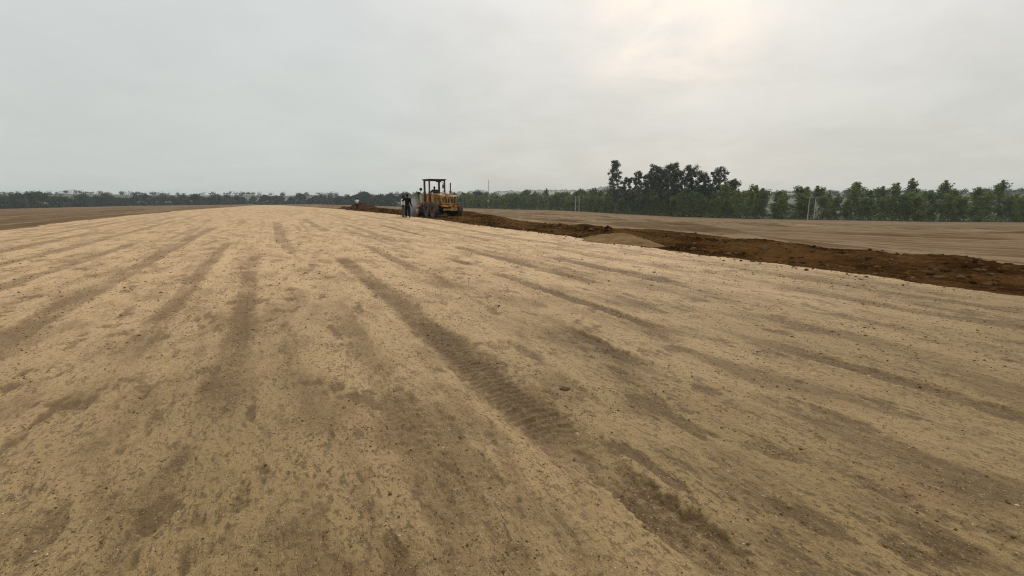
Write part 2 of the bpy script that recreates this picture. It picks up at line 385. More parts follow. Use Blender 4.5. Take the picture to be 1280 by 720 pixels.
def terrain(x, y, detail=True):
    """height, track mask"""
    s, t = to_st(x, y)
    r = np.hypot(x, y); az = np.arctan2(x, y)
    Dt = tree_dist(az); rho = r / Dt
    zr = -0.25 * sstep(42, 80, s) - 0.012 * np.maximum(s - 80, 0)
    zf = -0.25 - 6.85 * np.clip((rho - 0.07) / 0.93, 0, 1) ** 0.95
    front = sstep(-60, -10, y)
    zf = zf * front - 0.4 * (1 - front)
    w = np.where(t > 0, sstep(14, 21, t), sstep(-11.5, -18, t))
    z = zr * (1 - w) + zf * w
    e = edge_t(s)
    # strip of turned soil beside the road and the windrow on it
    strip = sstep(e - 0.05, e + 0.5, t) * (1 - sstep(14.5, 17, t)) * (1 - sstep(96, 110, s))
    z = z - 0.13 * strip * sstep(33, 38, s)
    wob = 0.35 * fbm(s * 0.25, s * 0 + 1.7, 2, 21)
    tc = np.where(s < 44, 12.45 + wob, 11.45 + wob * 0.5)
    hb = (0.20 + 0.22 * fbm(s * 0.22, s * 0 + 6.1, 3, 31)) * (1 - sstep(35.5, 39.5, s)) * sstep(-40, -20, s) + 0.5 * sstep(49.5, 53, s) * (1 - sstep(88, 96, s)) * (1 + 0.4 * fbm(s * 0.3, s * 0, 2, 8))
    d = t - tc
    prof = np.where(d < 0, np.exp(-(d / 0.95) ** 2), np.exp(-(d / 1.1) ** 2))
    z = z + hb * prof * sstep(e - 0.1, e + 0.9, t)
    lump = fbm(x * 0.9, y * 0.9, 4, 41) * 0.26 + fbm(x * 6, y * 6, 3, 42) * 0.05
    z = z + lump * strip * (0.35 + 0.9 * np.clip(hb * prof / 0.4, 0, 1))
    # spread low mounds beyond the windrow
    far = sstep(13.5, 17, t) * (1 - sstep(60, 90, t)) * (rho < 0.9)
    m2 = np.clip(fbm(s * 0.06, t * 0.35, 4, 51) - 0.02, 0, 1) * 1.6
    z = z + m2 * far * sstep(4, 20, s)
    # hills beyond the trees
    hl = sstep(1.15, 1.15 + 1.6, rho) 
    z = np.where(rho > 1.0, -7.1 + (hill_h(az) + 5.0 * fbm(az * 14, r * 0.003, 3, 61)) * sstep(0, 1, (r - Dt * 1.15) / (np.maximum(1000 - Dt * 1.15, 200))) * front, z)
    # road surface relief
    road = (1 - sstep(e - 0.2, e + 0.1, t)) * sstep(-12, -11, t)
    track = np.zeros_like(x)
    if detail:
        near = 1 - sstep(50, 110, r)
        z = z + near * 0.05 * fbm(s * 0.10, t * 0.8, 3, 71)
        nearer = 1 - sstep(16, 34, r)
        z = z + nearer * (0.016 * fbm(s * 2.5, t * 4.5, 4, 72) + 0.010 * fbm(x * 14, y * 14, 3, 73)) 
        wob2 = 0.16 * fbm(s * 0.55, s * 0 + 2.2, 3, 81)
        for i, (t0, hw, s0, s1, st, lug) in enumerate(RUTS):
            sel = np.where((np.abs(t - t0) < hw * 3 + 0.15) & (s > s0 - 1.5) & (s < s1 + 1.5))[0]
            if len(sel) == 0: continue
            S = s[sel]; D = t[sel] - t0 - wob2[sel] * 0.5
            ln = min(1.7 if (lug and i > 0) else 0.8, 0.3 * (s1 - s0))
            along = sstep(s0 - 0.3, s0 + ln, S) * (1 - sstep(s1 - ln, s1 + 0.3, S))
            brk = sstep(-0.22, 0.06, fbm(S * 0.75, S * 0 + i * 3.1, 3, 91) + 0.10)
            D2 = D + 0.12 * fbm(S * 4, t[sel] * 5, 4, 95 + i, 0.65) + 0.10 * fbm(S * 14, t[sel] * 22, 3, 195 + i, 0.7)
            inside = 1 - sstep(hw * (0.5 if lug else 0.8), hw * 1.15, np.abs(D2))
            mk = inside * along * ((0.35 if lug else 0.55) + (0.65 if lug else 0.45) * brk) * min(1.0, st * 1.2)
            dz = (-0.012 if lug else -0.020) * mk
            if lug:
                ph = S * 2 * math.pi / 0.085 + np.abs(D) * 12 + 8.0 * fbm(S * 3.5, D * 6, 3, 99)
                dz = dz + 0.0042 * np.sin(ph) * (0.4 + 1.6 * np.clip(fbm(S * 2.5, D * 5, 3, 98) + 0.35, 0, 1)) * mk * (1 - sstep(10, 18, r[sel]))
                mk = mk * (0.90 + 0.10 * np.sin(ph + 1.2))
            dz = dz + (0.008 if lug else 0.013) * along * st * np.exp(-((np.abs(D2) - hw * 1.35) / (hw * 0.4)) ** 2) + mk * 0.040 * fbm(S * 10, t[sel] * 13, 4, 97)
            z[sel] += dz * road[sel]
            track[sel] = np.maximum(track[sel], mk * road[sel])
        # scuffed patches
        hf = 0.16 * fbm(s * 7, t * 13, 4, 117, 0.7)
        p = sstep(0.06, 0.26, fbm(s * 0.7, t * 1.9, 5, 111, 0.62) + hf) * 0.42
        p2 = sstep(0.13, 0.25, fbm(s * 2.2, t * 5.0, 4, 112, 0.6) + hf) * 0.75
        str_ = 0.8 * sstep(0.10, 0.18, fbm(s * 0.11, t * 2.4, 4, 113, 0.6)) * 0.55 * sstep(6, 14, r)
        pp = np.maximum(np.maximum(p, p2), str_) * road
        z = z - 0.012 * pp * nearer
        track = np.maximum(track, pp)
    return z, track

def height(x, y):
    a = np.array([float(x)]); b = np.array([float(y)])
    return float(terrain(a, b)[0][0])

# polar sheet reaching past the hills
rad = [0.55]
while rad[-1] < 3200:
    q = rad[-1]
    rad.append(q * (1.0046 if q < 60 else 1.015 if q < 400 else 1.05))
rad = np.array(rad)
ang = np.concatenate([np.linspace(-math.pi, R(-60), 60, endpoint=False), np.linspace(R(-60), R(-51), 30, endpoint=False), np.linspace(R(-51), R(51), 920, endpoint=False), np.linspace(R(51), R(60), 30, endpoint=False), np.linspace(R(60), math.pi, 60, endpoint=False)])
nr, na = len(rad), len(ang)
GX = (rad[:, None] * np.sin(ang)[None]).ravel(); GY = (rad[:, None] * np.cos(ang)[None]).ravel()
GX = np.append(GX, 0.0); GY = np.append(GY, 0.0)
GZ, GT = terrain(GX, GY)
I = np.arange(nr * na).reshape(nr, na)
a_ = I[:-1]; b_ = np.roll(a_, -1, 1); c_ = np.roll(I[1:], -1, 1); d_ = I[1:]
quads = np.stack([a_.ravel(), d_.ravel(), c_.ravel(), b_.ravel()], 1)
tris = np.stack([np.full(na, nr * na), I[0], np.roll(I[0], -1)], 1)
def face_class(idx):
    cx = GX[idx].mean(1); cy = GY[idx].mean(1)
    s, t = to_st(cx, cy)
    rho = np.hypot(cx, cy) / tree_dist(np.arctan2(cx, cy))
    e = edge_t(s)
    outer = 14.8 + 3.6 * sstep(33, 37, s) + 1.6 * fbm(s * 0.3, s * 0 + 2, 3, 15)
    k = np.full(len(cx), 2)
    k[(t < e) & (t > -11.3 + 0.8 * fbm(s * 0.5, s * 0 + 7, 3, 16)) & (rho < 0.98)] = 0
    k[(t >= e) & (t < outer) & (s < 100) & (s > -60)] = 1
    k[rho > 1.005] = 3
    return k
kq = face_class(quads); kt = face_class(tris)
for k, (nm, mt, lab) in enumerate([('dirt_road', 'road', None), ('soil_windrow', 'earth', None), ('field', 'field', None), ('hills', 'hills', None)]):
    fq = quads[kq == k]; ft = tris[kt == k]
    used = np.unique(np.concatenate([fq.ravel(), ft.ravel()]))
    remap = np.zeros(len(GX), np.int64); remap[used] = np.arange(len(used))
    me = bpy.data.meshes.new(nm)
    me.vertices.add(len(used))
    me.vertices.foreach_set('co', np.stack([GX[used], GY[used], GZ[used]], 1).astype(np.float32).ravel())
    loops = np.concatenate([remap[fq].ravel(), remap[ft].ravel()])
    me.loops.add(len(loops)); me.loops.foreach_set('vertex_index', loops.astype(np.int32))
    starts = np.concatenate([np.arange(len(fq)) * 4, len(fq) * 4 + np.arange(len(ft)) * 3])
    me.polygons.add(len(starts))
    me.polygons.foreach_set('loop_start', starts.astype(np.int32))
    me.update(calc_edges=True)
    me.validate()
    me.polygons.foreach_set('use_smooth', np.ones(len(me.polygons), bool))
    if k == 0:
        at_ = me.attributes.new('track', 'FLOAT', 'POINT')
        at_.data.foreach_set('value', GT[used].astype(np.float32))
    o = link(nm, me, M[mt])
    tag(o, kind='structure')

# ------------------------------------------------------------------ loose stones and crumbs
def scatter(name, pos, sizes, mats, mi, flat=0.7):
    b = bmesh.new(); bmesh.ops.create_icosphere(b, subdivisions=1, radius=1.0)
    base = np.array([v.co[:] for v in b.verts]); fc = np.array([[v.index for v in f.verts] for f in b.faces]); b.free()
    n = len(pos); nv = len(base)
    V = np.repeat(base[None], n, 0)
    V = V * rng.uniform(0.65, 1.25, (n, nv, 1))
    V *= np.stack([rng.uniform(0.7, 1.3, n), rng.uniform(0.7, 1.3, n), rng.uniform(0.45, 0.9, n)], 1)[:, None]
    th = rng.uniform(0, 6.28, n); c, s = np.cos(th)[:, None], np.sin(th)[:, None]
    X = V[:, :, 0] * c - V[:, :, 1] * s; Y = V[:, :, 0] * s + V[:, :, 1] * c
    V = np.stack([X, Y, V[:, :, 2]], 2) * sizes[:, None, None] + pos[:, None]
    F = (fc[None] + (np.arange(n) * nv)[:, None, None]).reshape(-1, 3)
    me = bpy.data.meshes.new(name)
    me.vertices.add(n * nv); me.vertices.foreach_set('co', V.astype(np.float32).ravel())
    me.loops.add(F.size); me.loops.foreach_set('vertex_index', F.astype(np.int32).ravel())
    me.polygons.add(len(F)); me.polygons.foreach_set('loop_start', (np.arange(len(F)) * 3).astype(np.int32))
    for m in mats: me.materials.append(m)
    me.polygons.foreach_set('material_index', np.repeat(mi, len(fc)).astype(np.int32))
    me.update(calc_edges=True)
    return link(name, me)

def stone(name, c):
    m, nt, b = newmat(name)
    v = road_vec(nt); n1 = noise(nt, v, 40, 3)
    nt.links.new(mixc(nt, n1, tuple(q * 0.6 for q in c), c), b.inputs['Base Color']); b.inputs['Roughness'].default_value = 0.95; b.inputs['Specular IOR Level'].default_value = 0.05
    return m
SM = [stone('pale_stone', (0.50, 0.42, 0.31)), stone('brown_stone', (0.20, 0.13, 0.07)), stone('dark_crumb', (0.11, 0.066, 0.026)), stone('soil_crumb', (0.24, 0.16, 0.075))]
n = 64000
rr = 0.9 * (24 / 0.9) ** (rng.uniform(0, 1, n) ** 0.95); aa = rng.uniform(R(-56), R(56), n)
px, py = rr * np.sin(aa), rr * np.cos(aa)
s_, t_ = to_st(px, py)
keep = (t_ < 10.3) & (t_ > -11)
px, py, rr = px[keep], py[keep], rr[keep]
pz, tk = terrain(px, py)
dens = (0.25 + 0.75 * tk + 0.6 * (fbm(px * 0.9, py * 0.9, 3, 121) > 0)) > rng.uniform(0, 1.1, len(px))
px, py, pz, rr = px[dens], py[dens], pz[dens], rr[dens]
# small heaps of broken dark crumbs
cl = [(0.47, 3.8, .10), (0.2, 4.2, .06), (1.25, 4.36, .08), (-1.15, 4.7, .07), (1.4, 4.27, .06), (0.45, 5.4, .06), (0.9, 3.9, .08), (-0.65, 2.46, .06), (0.7, 2.2, .1), (-0.2, 2.55, .07), (0.02, 1.95, .05)]
for _ in range(60):
    r0 = 1.5 * (7 / 1.5) ** rng.uniform(); a0 = rng.uniform(R(-50), R(50)); cl.append((r0 * math.sin(a0), r0 * math.cos(a0), 0.03 + 0.012 * r0))
qx = []; qy = []
for (x0, y0, sd_) in cl:
    k = int(rng.integers(8, 34)); tl = rng.exponential(0.8, k) + 0.2; qx.append(x0 + rng.normal(size=k) * sd_ * tl); qy.append(y0 + rng.normal(size=k) * sd_ * tl * 0.8)
qx = np.concatenate(qx); qy = np.concatenate(qy); qz, _ = terrain(qx, qy)
px = np.append(px, qx); py = np.append(py, qy); pz = np.append(pz, qz); rr = np.append(rr, np.hypot(qx, qy))
nq = len(qx)
sz = 0.0026 + 0.0050 * rng.uniform(0, 1, len(px)) ** 3 + 0.010 * rng.uniform(0, 1, len(px)) ** 60
sz *= np.clip(rr / 5, 0.8, 2.2)
sz[-nq:] *= rng.uniform(0.7, 1.6, nq)
sz = np.minimum(sz, 0.0045 + 0.0022 * rr)
mi = rng.choice(4, len(px), p=[0.07, 0.23, 0.35, 0.35])
mi[-nq:] = rng.choice([1, 2, 2], nq)
tag(scatter('loose_gravel', np.stack([px, py, pz + sz * 0.15], 1), sz, SM, mi), kind='stuff')

n = 5200
ss = rng.uniform(4, 95, n) ** 1.0; tt = 10.2 + rng.gamma(2.0, 1.0, n)
spill = rng.uniform(0, 1, n) < 0.14; tt[spill] = 10.3 - rng.exponential(0.28, spill.sum())
px, py = to_xy(ss, tt); pz, _ = terrain(px, py)
sz = 0.020 + 0.045 * rng.uniform(0, 1, n) ** 3 + 0.075 * rng.uniform(0, 1, n) ** 16
sz[spill] = np.minimum(sz[spill] * 0.6, 0.045)
CM = [M['clod'], M['earth']]
tag(scatter('loose_soil_clods', np.stack([px, py, pz + sz * 0.1], 1), sz, CM, rng.choice(2, n)), kind='stuff')

def mound(name, s0, t0, rs, rt, h, mat, seed, lab, cat, amp=0.25, pw=1.0, z0=None):
    """free-standing heap of loose material, a mesh dome with slumped sides"""
    n_r, n_a = 40, 72
    V = []; F = []
    cx, cy = to_xy(s0, t0); base = height(cx, cy) if z0 is None else z0
    for i in range(n_r + 1):
        q = i / n_r
        for k in range(n_a):
            th = 2 * math.pi * k / n_a
            wob = 1 + amp * float(fbm(np.array([math.cos(th) * 1.4 + seed]), np.array([math.sin(th) * 1.4]), 3, seed)[0])
            a, b = q * rs * wob * math.cos(th), q * rt * wob * math.sin(th)
            V.append((a, b, q))
    V = np.array(V)
    X, Y = to_xy(s0 + V[:, 0], t0 + V[:, 1])
    q = V[:, 2]
    prof = np.clip(1 - q ** 1.25, 0, 1) ** pw
    Z = base + h * prof * (1 + 0.5 * fbm(X * 0.9, Y * 0.9, 4, seed + 3)) + 0.08 * fbm(X * 4, Y * 4, 3, seed + 5) * (1 - q) 
    gz, _ = terrain(X, Y, False)
    Z = np.where(q > 0.97, gz - 0.12, np.maximum(Z, gz - 0.12))
    for i in range(n_r):
        for k in range(n_a):
            F.append((i * n_a + k, (i + 1) * n_a + k, (i + 1) * n_a + (k + 1) % n_a, i * n_a + (k + 1) % n_a))
    me = bpy.data.meshes.new(name)
    P = np.stack([X - cx, Y - cy, Z - base], 1)
    me.from_pydata(P.tolist(), [], F); me.update()
    o = link(name, me, mat, None, True); o.location = (cx, cy, base)
    tag(o, lab, cat)
    return o
mound('sand_heap', 14.2, 10.95, 2.35, 1.05, 0.36, M['sandheap'], 3, 'low pale heap of sandy gravel at the road edge before the dark soil ridge', 'heap', 0.45, 1.35)
mound('earth_mound', 79.5, 12.9, 5.0, 2.6, 1.02, M['redheap'], 9, 'dark red-brown earth mound beside the far end of the dirt road', 'mound', 0.2, 0.9)
def clod(name, s0, t0, r, lab, mat=None, flat=1.0):
    cx, cy = to_xy(s0, t0); z = height(cx, cy)
    mb = MB().ball((0, 0, r * 0.45), r, (1.15, 1.0, 0.85), 4)
    for v in mb.bm.verts:
        k = 1 + 0.9 * float(fbm(np.array([v.co.x / r * 1.6 + s0]), np.array([v.co.y / r * 1.6 + v.co.z / r * 1.9]), 4, 17)[0])
        v.co *= k; v.co.z *= flat; v.co.x *= 1 + 0.6 * (1 - flat)
    o = mb.build(name, mat or M['earth'], None, True); o.location = (cx, cy, z)
    tag(o, lab, 'clod')
clod('earth_clod', 16.6, 12.35, 0.125, 'large dark clod of earth on the soil ridge behind the sand heap')
clod('earth_clod', 20.3, 12.3, 0.07, 'small dark clod on the soil ridge, left of the large clod')

clod('soil_clod', 3.24, 2.03, 0.030, 'low brown clod of soil lying on the road right of the main ribbed wheel track', M['clod'], 0.5)

# ------------------------------------------------------------------ vegetation
def leaf_mesh(name, centres, radii, per, size, seed, squash=0.8, down=0.0):
    """many small leaf sprays gathered in clumps; tint varies per clump and per spray"""
    g = np.random.default_rng(seed)
    nC = len(centres)
    cid = np.repeat(np.arange(nC), per)
    n = len(cid)
    d = g.normal(size=(n, 3)); d /= np.linalg.norm(d, axis=1)[:, None]
    rad_ = g.uniform(0.1, 1.0, n) ** 0.7 * (1 + 0.25 * np.abs(g.normal(size=n)))
    C = np.array(centres)[cid] + d * (np.array(radii)[cid] * rad_)[:, None] * np.array([1, 1, squash])
    a = g.normal(size=(n, 3)); a[:, 2] *= 0.7; a[:, 2] -= down
    a /= np.linalg.norm(a, axis=1)[:, None]
    b = np.cross(a, g.normal(size=(n, 3))); b /= np.linalg.norm(b, axis=1)[:, None]
    L = size * g.uniform(0.55, 1.3, n)[:, None]; W = L * g.uniform(0.35, 0.6, n)[:, None]
    nrm = np.cross(a, b) * L * 0.18
    V = np.stack([C - a * L * 0.6, C + b * W * 0.55 + nrm, C + a * L * 0.6, C - b * W * 0.55 + nrm], 1).reshape(-1, 3)
    F = np.arange(n * 4, dtype=np.int32)
    me = bpy.data.meshes.new(name)
    me.vertices.add(n * 4); me.vertices.foreach_set('co', V.astype(np.float32).ravel())
    me.loops.add(n * 4); me.loops.foreach_set('vertex_index', F)
    me.polygons.add(n); me.polygons.foreach_set('loop_start', (np.arange(n) * 4).astype(np.int32))
    me.update(calc_edges=True)
    tint = np.clip(g.uniform(0, 1, nC)[cid] * 0.65 + g.uniform(0, 1, n) * 0.35, 0, 1)
    at_ = me.attributes.new('tint', 'FLOAT', 'POINT'); at_.data.foreach_set('value', np.repeat(tint, 4).astype(np.float32))
    return me

def limb_tube(mb, p0, p1, r0, r1, bow, g, n=6):
    p0 = np.array(p0, float); p1 = np.array(p1, float)
    side = g.normal(size=3); side[2] = 0
    pts = [p0 + (p1 - p0) * q + side * bow * math.sin(q * math.pi) for q in np.linspace(0, 1, 6)]
    mb.tube([tuple(p) for p in pts], [r0 + (r1 - r0) * q for q in np.linspace(0, 1, 6)], n)

def young_tree(seed, H=11.0, W=2.4):
    g = np.random.default_rng(seed)
    r = empty('young_tree')
    mb = MB(); cs = []; rs = []
    limb_tube(mb, (0, 0, -0.3), (g.normal() * 0.3, g.normal() * 0.3, H * 0.93), 0.13, 0.02, 0.25, g)
    nl = 19
    for k in range(nl):
        z = H * (0.06 + 0.84 * k / nl); an = g.uniform(0, 6.28)
        reach = W * (1.0 - 0.62 * (z / H) ** 1.6) * g.uniform(0.5, 1.05)
        e = (math.cos(an) * reach, math.sin(an) * reach, z + g.uniform(0.4, 1.6))
        limb_tube(mb, (0, 0, z), e, 0.05, 0.012, 0.1, g, 5)
        for q in (0.55, 1.0):
            cs.append((e[0] * q + g.normal() * 0.2, e[1] * q + g.normal() * 0.2, z + (e[2] - z) * q)); rs.append(g.uniform(0.65, 1.15))
    for q in (0.82, 0.92, 0.99):
        cs.append((g.normal() * 0.3, g.normal() * 0.3, H * q)); rs.append(0.75 - 0.45 * (q - 0.82) / 0.17)
    mb.build('trunk', M['bark'], r, True)
    link('crown', leaf_mesh('crown', cs, rs, 60, 0.5, seed + 5, 1.0), M['leaf_mid'], r)
    return r

def round_tree(seed, H=13.0, W=5.5, per=60, mat='leaf_dark', size=0.8):
    g = np.random.default_rng(seed)
    r = empty('broad_tree')
    mb = MB(); cs = []; rs = []
    fk = H * 0.28
    limb_tube(mb, (0, 0, -0.4), (g.normal() * 0.2, g.normal() * 0.2, fk), 0.34, 0.24, 0.15, g, 8)
    for k in range(46):
        an = g.uniform(0, 6.28); q = g.uniform(0, 1) ** 0.6
        el = g.uniform(-0.35, 1.0)
        rr_ = W * (1 - 0.55 * max(el, 0) ** 2) * q
        c = (math.cos(an) * rr_, math.sin(an) * rr_, H * 0.58 + el * H * 0.36 * (1 - 0.35 * q * q))
        cs.append(c); rs.append(g.uniform(1.0, 1.8) * W / 5.5)
        if k % 4 == 0: limb_tube(mb, (0, 0, fk - 0.1), c, 0.15, 0.03, 0.3, g, 5)
    mb.build('trunk', M['bark'], r, True)
    link('crown', leaf_mesh('crown', cs, rs, per, size, seed + 5, 0.75), M[mat], r)
    return r

def eucalyptus(seed, H, W, clumps, gap, name='eucalyptus_tree', low=0.22, mat='leaf_euc', per=64, dome=True):
    """tall open gum: bare pale trunk, upswept limbs, separate drooping leaf clumps with sky between"""
    g = np.random.default_rng(seed)
    r = empty(name)
    mb = MB(); cs = []; rs = []
    lean = g.normal(size=2) * 0.5
    tops = []
    limb_tube(mb, (0, 0, -0.5), (lean[0], lean[1], H * 0.94), 0.32, 0.03, 0.5, g, 8)
    for k in range(clumps):
        z = H * (low + (0.97 - low) * (k + g.uniform(0, 1)) / clumps)
        an = k * 2.4 + g.normal() * 0.5
        h = z / H
        prof = W * ((0.62 + 0.48 * math.sin(math.pi * min(1, max(0, (h - low) / (1.12 - low)))) ** 0.8) if dome else (0.55 + 0.6 * math.sin(math.pi * min(1, max(0, (h - low) / (1.02 - low)))) ** 0.8)) * (1.0 if h < 0.88 or dome else 0.6)
        reach = prof * g.uniform(0.45, 1.0)
        e = (lean[0] * h + math.cos(an) * reach, lean[1] * h + math.sin(an) * reach, z)
        zb = max(z - reach * g.uniform(0.7, 1.3), H * 0.12)
        limb_tube(mb, (lean[0] * zb / H, lean[1] * zb / H, zb), e, 0.10, 0.02, 0.3, g, 5)
        for q in g.uniform(0.15, 0.9, 3):
            cs.append((lean[0] * h * (1 - q) + e[0] * q + g.normal() * gap, lean[1] * h * (1 - q) + e[1] * q + g.normal() * gap, zb + (z - zb) * q + g.normal() * gap)); rs.append(g.uniform(0.4, 0.9) * W / 3.2)
        for _ in range(2):
            cs.append((e[0] + g.normal() * gap, e[1] + g.normal() * gap, e[2] + g.normal() * gap * 1.2 + 0.3)); rs.append(g.uniform(0.45, 1.35) * W / 3.2)
    for q in range(7 if dome else 3):
        w_ = W * 0.42 if dome else 0.5
        cs.append((lean[0] + g.normal() * w_, lean[1] + g.normal() * w_, H * (0.90 + 0.012 * q))); rs.append((1.15 if dome else 0.95) * W / 3.2)
    mb.build('trunk', M['bark_pale'], r, True)
    link('crown', leaf_mesh('crown', cs, rs, per, 0.62, seed + 5, 0.85, 0.5), M[mat], r)
    return r

ZT = -7.1
def zg(x, y): return height(x, y)
def at_px(px, D):          # a world spot in the bearing of the photo column px, D metres ahead
    return (px - 640) / 623.0 * D, D

# --- plantation of young trees along the far side of the field
protos = [young_tree(100 + k, H, W) for k, (H, W) in enumerate([(11.2, 2.5), (10.2, 2.9), (12.0, 2.3), (9.4, 2.7), (10.8, 3.0), (8.6, 2.5)])]
rprotos = [round_tree(200 + k, H, W) for k, (H, W) in enumerate([(11.0, 5.0), (12.5, 5.5), (9.8, 4.6), (11.5, 6.2)])]
used_p = {}
def place(pr, x, y, rz, sc_, lab, cat, group=None):
    z = zg(x, y)
    if id(pr) not in used_p:
        used_p[id(pr)] = 1; o = pr
        o.location = (x, y, z - 0.1); o.rotation_euler = (0, 0, rz); o.scale = sc_ if isinstance(sc_, tuple) else (sc_,) * 3
    else:
        o = copy_thing(pr, (x, y, z - 0.1), rz, sc_)
    tag(o, lab, cat, group)
    return o
trg = random.Random(5)
def walk(pts, step):
    out = []; rem = 0
    for (x0, y0), (x1, y1) in zip(pts[:-1], pts[1:]):
        L = math.hypot(x1 - x0, y1 - y0); q = rem
        while q < L:
            out.append((x0 + (x1 - x0) * q / L, y0 + (y1 - y0) * q / L, (x1 - x0) / L, (y1 - y0) / L)); q += step
        rem = q - L
    return out
plant = [(-106, 480), (-39, 415), (0, 372), (32, 340), (57, 275), (74, 229), (98, 205), (150, 182), (215, 168), (300, 150)]
G1 = 'young trees of the plantation along the far edge of the field'
for row, (off, step, sc0) in enumerate([(2.0, 4.4, 0.92), (9.0, 6.2, 1.10), (17.0, 9.0, 1.12)]):
    for (x, y, dx, dy) in walk(plant, step):
        # outward side: away from the camera
        nx, ny = -dy, dx
        if nx * x + ny * y < 0: nx, ny = -nx, -ny
        q = off + trg.uniform(-1.5, 1.5)
        pr = trg.choice(protos)
        sc_ = sc0 * trg.uniform(0.82, 1.18)
        place(pr, x + nx * q + dx * trg.uniform(-1.5, 1.5), y + ny * q + dy * trg.uniform(-1.5, 1.5), trg.uniform(0, 6.28), (sc_ * trg.uniform(0.95, 1.25),) * 2 + (sc_,),
              'slim green young tree in the plantation along the far edge of the field', 'tree', G1)
left_line = [(-300, 60), (-345, 210), (-390, 380), (-400, 520), (-330, 640), (-262, 655), (-184, 581), (-112, 486)]
G2 = 'hazy round trees beyond the far end of the road'
for row, (off, step, sc0) in enumerate([(2.0, 9.0, 0.9), (14.0, 12.0, 1.1)]):
    for (x, y, dx, dy) in walk(left_line, step):
        nx, ny = -dy, dx
        if nx * x + ny * y < 0: nx, ny = -nx, -ny
        q = off + trg.uniform(-3, 3)
        sc_ = sc0 * trg.uniform(0.6, 1.25)
        place(trg.choice(rprotos), x + nx * q + dx * trg.uniform(-4, 4), y + ny * q + dy * trg.uniform(-4, 4), trg.uniform(0, 6.28), (sc_ * trg.uniform(0.85, 1.35),) * 2 + (sc_,), 'hazy grey-green round tree in the wood beyond the far end of the road', 'tree', G2)
def bush(seed):
    g = np.random.default_rng(seed); r = empty('bush'); mb = MB(); cs = []; rs = []
    for k in range(12):
        an = g.uniform(0, 6.28); q = g.uniform(0.2, 2.9); h = g.uniform(0.6, 4.2) * (1 - 0.12 * q)
        cs.append((math.cos(an) * q, math.sin(an) * q, h)); rs.append(g.uniform(0.8, 1.5))
        if k % 2 == 0: limb_tube(mb, (0, 0, -0.2), cs[-1], 0.06, 0.015, 0.2, g, 5)
    mb.build('stem', M['bark'], r, True)
    link('foliage', leaf_mesh('foliage', cs, rs, 60, 0.7, seed + 3, 0.9), M['leaf_dark'], r)
    return r
bprotos = [bush(k) for k in (501, 502, 503)]
for row, (off, step) in enumerate([(-1.5, 6.5), (8.0, 8.0)]):
    for (x, y, dx, dy) in walk(left_line, step):
        nx, ny = -dy, dx
        if nx * x + ny * y < 0: nx, ny = -nx, -ny
        q = off + trg.uniform(-2.5, 2.5); s3 = trg.uniform(0.75, 1.5)
        place(trg.choice(bprotos), x + nx * q, y + ny * q, trg.uniform(0, 6.28), (s3 * 1.25, s3 * 1.25, s3), 'dark hazy bush filling the foot of the wood beyond the road end', 'bush', 'bushes at the foot of the far wood')
# single darker trees that stand out over the plantation
t1 = round_tree(301, 15.2, 9.5, 90); x, y = at_px(598, 445)
place(t1, x, y, 0.5, 1.0, 'broad dark domed tree rising behind the plantation just left of the radio mast', 'tree')
t1 = round_tree(302, 14.6, 5.6, 90); x, y = at_px(725, 352)
place(t1, x, y, 1.5, 1.0, 'dark rounded tree rising behind the pair of pale utility poles', 'tree')
t1 = round_tree(303, 15.4, 4.2, 90); x, y = at_px(462, 575)
place(t1, x, y, 2.5, 1.0, 'tall round-topped hazy tree above the red-brown earth mound', 'tree')
t1 = round_tree(304, 11.5, 6.0, 90); x, y = at_px(478, 560)
place(t1, x, y, 0.7, 1.0, 'wide hazy tree just right of the round-topped tree over the earth mound', 'tree')
# --- tall eucalyptus grove on the right
EUC = [  # photo column, distance, height, half width, clumps, gap, low, seed, words
    (767.5, 262, 27.6, 3.4, 26, 0.75, 0.24, 401, 'tallest eucalyptus, airy and leaning, at the left end of the grove'),
    (781, 258, 18.2, 2.7, 20, 0.6, 0.1, 402, 'shorter eucalyptus just right of the tallest one'),
    (794, 252, 21.3, 2.6, 22, 0.55, 0.12, 403, 'eucalyptus with a separate round top, third from the left of the grove'),
    (805, 250, 20.0, 2.9, 26, 0.6, 0.08, 404, 'eucalyptus in the dip between the third tree and the dense dark one'),
    (816.5, 244, 23.6, 3.6, 40, 0.6, 0.06, 405, 'dense dark eucalyptus with a broad domed top in the grove'),
    (825, 250, 22.0, 3.3, 36, 0.6, 0.06, 406, 'eucalyptus crowded against the right side of the dense domed one'),
    (834.5, 240, 24.2, 3.2, 30, 0.6, 0.08, 407, 'eucalyptus with a high rounded tuft, right of the dense domed pair'),
    (845, 234, 20.5, 3.3, 32, 0.65, 0.06, 408, 'eucalyptus with a lower crown right of the high tuft'),
    (860, 232, 23.0, 3.4, 30, 0.7, 0.08, 409, 'slightly taller eucalyptus two places right of the high tuft'),
    (876, 230, 19.5, 3.3, 28, 0.7, 0.08, 410, 'mid-height eucalyptus near the right end of the grove'),
    (893, 226, 21.5, 3.2, 24, 0.75, 0.1, 411, 'last tall eucalyptus at the right end of the grove'),
    (912, 226, 16.5, 3.2, 24, 0.7, 0.08, 412, 'low eucalyptus stepping down right of the grove'),
]
for (pxc, D, H, W, cl, gap, low, seed, words) in EUC:
    k_ = 1.055 if seed < 404 else 1.025
    D *= k_; H *= k_
    x, y = at_px(pxc, D)
    o = eucalyptus(seed, H, W, cl, gap, low=low, dome=(seed != 401))
    o.location = (x, y, zg(x, y) - 0.2)
    tag(o, words, 'tree', 'eucalyptus grove right of the poles')
t1 = round_tree(311, 13.2, 3.6, 70, 'leaf_olive', 0.6); x, y = at_px(785, 246)
place(t1, x, y, 0.2, 1.0, 'olive-brown bushy tree in front of the shorter eucalyptus', 'tree')
